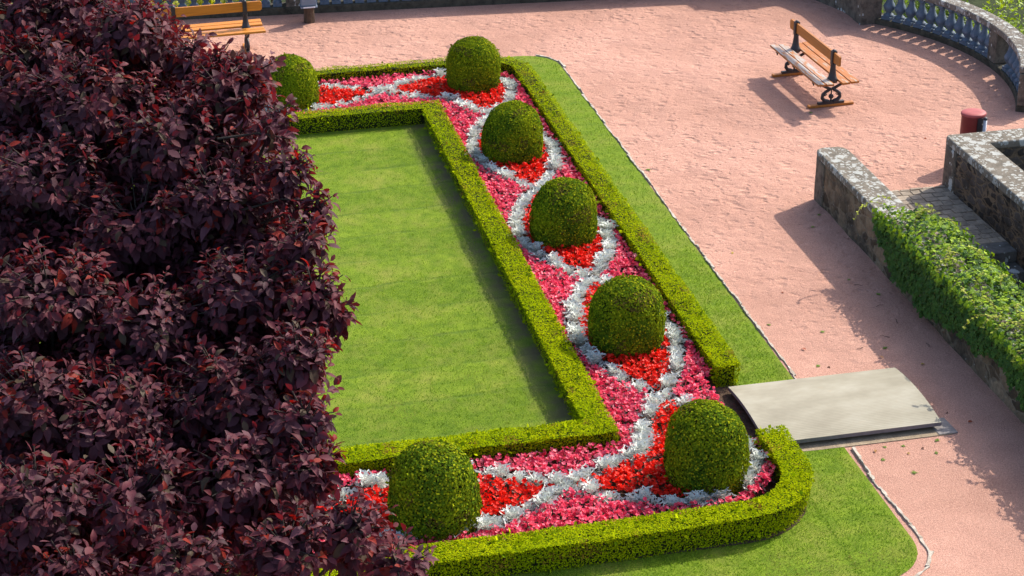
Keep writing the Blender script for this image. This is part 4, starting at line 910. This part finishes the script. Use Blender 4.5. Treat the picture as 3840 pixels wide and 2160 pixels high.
# ------------------------------------------------------------------ litter and weeds on the gravel
WD = []
for s in range(3):
    p = Pool(); n = 22; d = nrm(np.c_[rng.normal(0, .8, (n, 2)), rng.uniform(.25, 1, n)]); p.leaves(LEAF, LEAFF, np.c_[rng.normal(0, .025, (n, 2)), np.zeros(n)], frames(d, np.array([0, 0, 1.0]) + randdir(n) * .3), np.c_[rng.uniform(.05, .11, n), rng.uniform(.03, .06, n), np.ones(n)], np.array([.20, .29, .05]) * rng.uniform(.7, 1.3, (n, 1)))
    WD.append(p.mesh('weed', M['grass']))
weeds = [(11.12, 27.25), (10.95, 25.2), (11.2, 24.6), (9.5, 20.25), (9.75, 20.22), (10.25, 20.25), (9.35, 19.95), (9.62, 19.55), (9.2, 24.0), (9.9, 23.6), (13.0, 32.35), (10.1, 19.95), (9.15, 30.3), (11.4, 27.7), (10.6, 22.9), (9.45, 22.6)]
for i, (x, y) in enumerate(weeds):
    o = obj('weed', WD[i % 3]); o.location = (x, y, 0); o.rotation_euler = (0, 0, i * 1.7); s = random.uniform(.3, .5); o.scale = (s, s, s * .5); tag(o, 'small green weed sprouting from the pink gravel', 'weed', 'weeds in the gravel')
DL = []
for s, c in enumerate([(.30, .07, .03), (.34, .18, .06), (.12, .05, .03), (.42, .30, .07)]):
    p = Pool(); p.leaves(PL, PLF, np.zeros((1, 3)), np.eye(3)[None], np.array([[.075, .075, .14]]), np.array([c]), smooth=True); DL.append(p.mesh('fallen_leaf', M['deadleaf']))
fl = [(9.75, 25.0), (10.45, 22.6), (9.6, 22.55), (10.9, 22.3), (9.45, 23.1), (9.35, 20.2), (9.95, 20.1), (9.75, 20.0), (14.6, 30.6), (13.5, 30.2), (10.7, 20.9), (9.5, 26.6), (10.85, 20.6)]
for i, (x, y) in enumerate(fl):
    o = obj('fallen_leaf', DL[i % 4]); o.location = (x, y, .012); o.rotation_euler = (random.uniform(-.4, .4), random.uniform(-.4, .4), i * 2.1); tag(o, 'dry curled fallen leaf lying on the pink gravel', 'leaf', 'fallen leaves on the gravel')
p0 = []
for s in range(2):
    p = Pool(); p.tube([(0, 0, 0), (.07, .015, .012), (.11, -.01, .008), (.14, .01, .004)], [.004, .0035, .003, .002], 5); p0.append(p.mesh('twig', M['bark']))
for i, (x, y) in enumerate([(11.0, 24.2), (11.1, 23.6), (10.8, 23.2), (10.3, 23.0), (11.25, 22.9), (10.95, 25.0)]):
    o = obj('twig', p0[i % 2]); o.location = (x, y, .006); o.rotation_euler = (0, 0, i * 1.1 + .3); tag(o, 'small dark twig lying on the pink gravel path', 'twig', 'twigs on the gravel path')

# ------------------------------------------------------------------ to metres
bpy.context.view_layer.update()
for o in list(sc.objects):
    if o.parent is None:
        o.location = o.location * SCALE
        if o.type not in ('CAMERA', 'LIGHT'): o.scale = o.scale * SCALE
cam.clip_start = .1
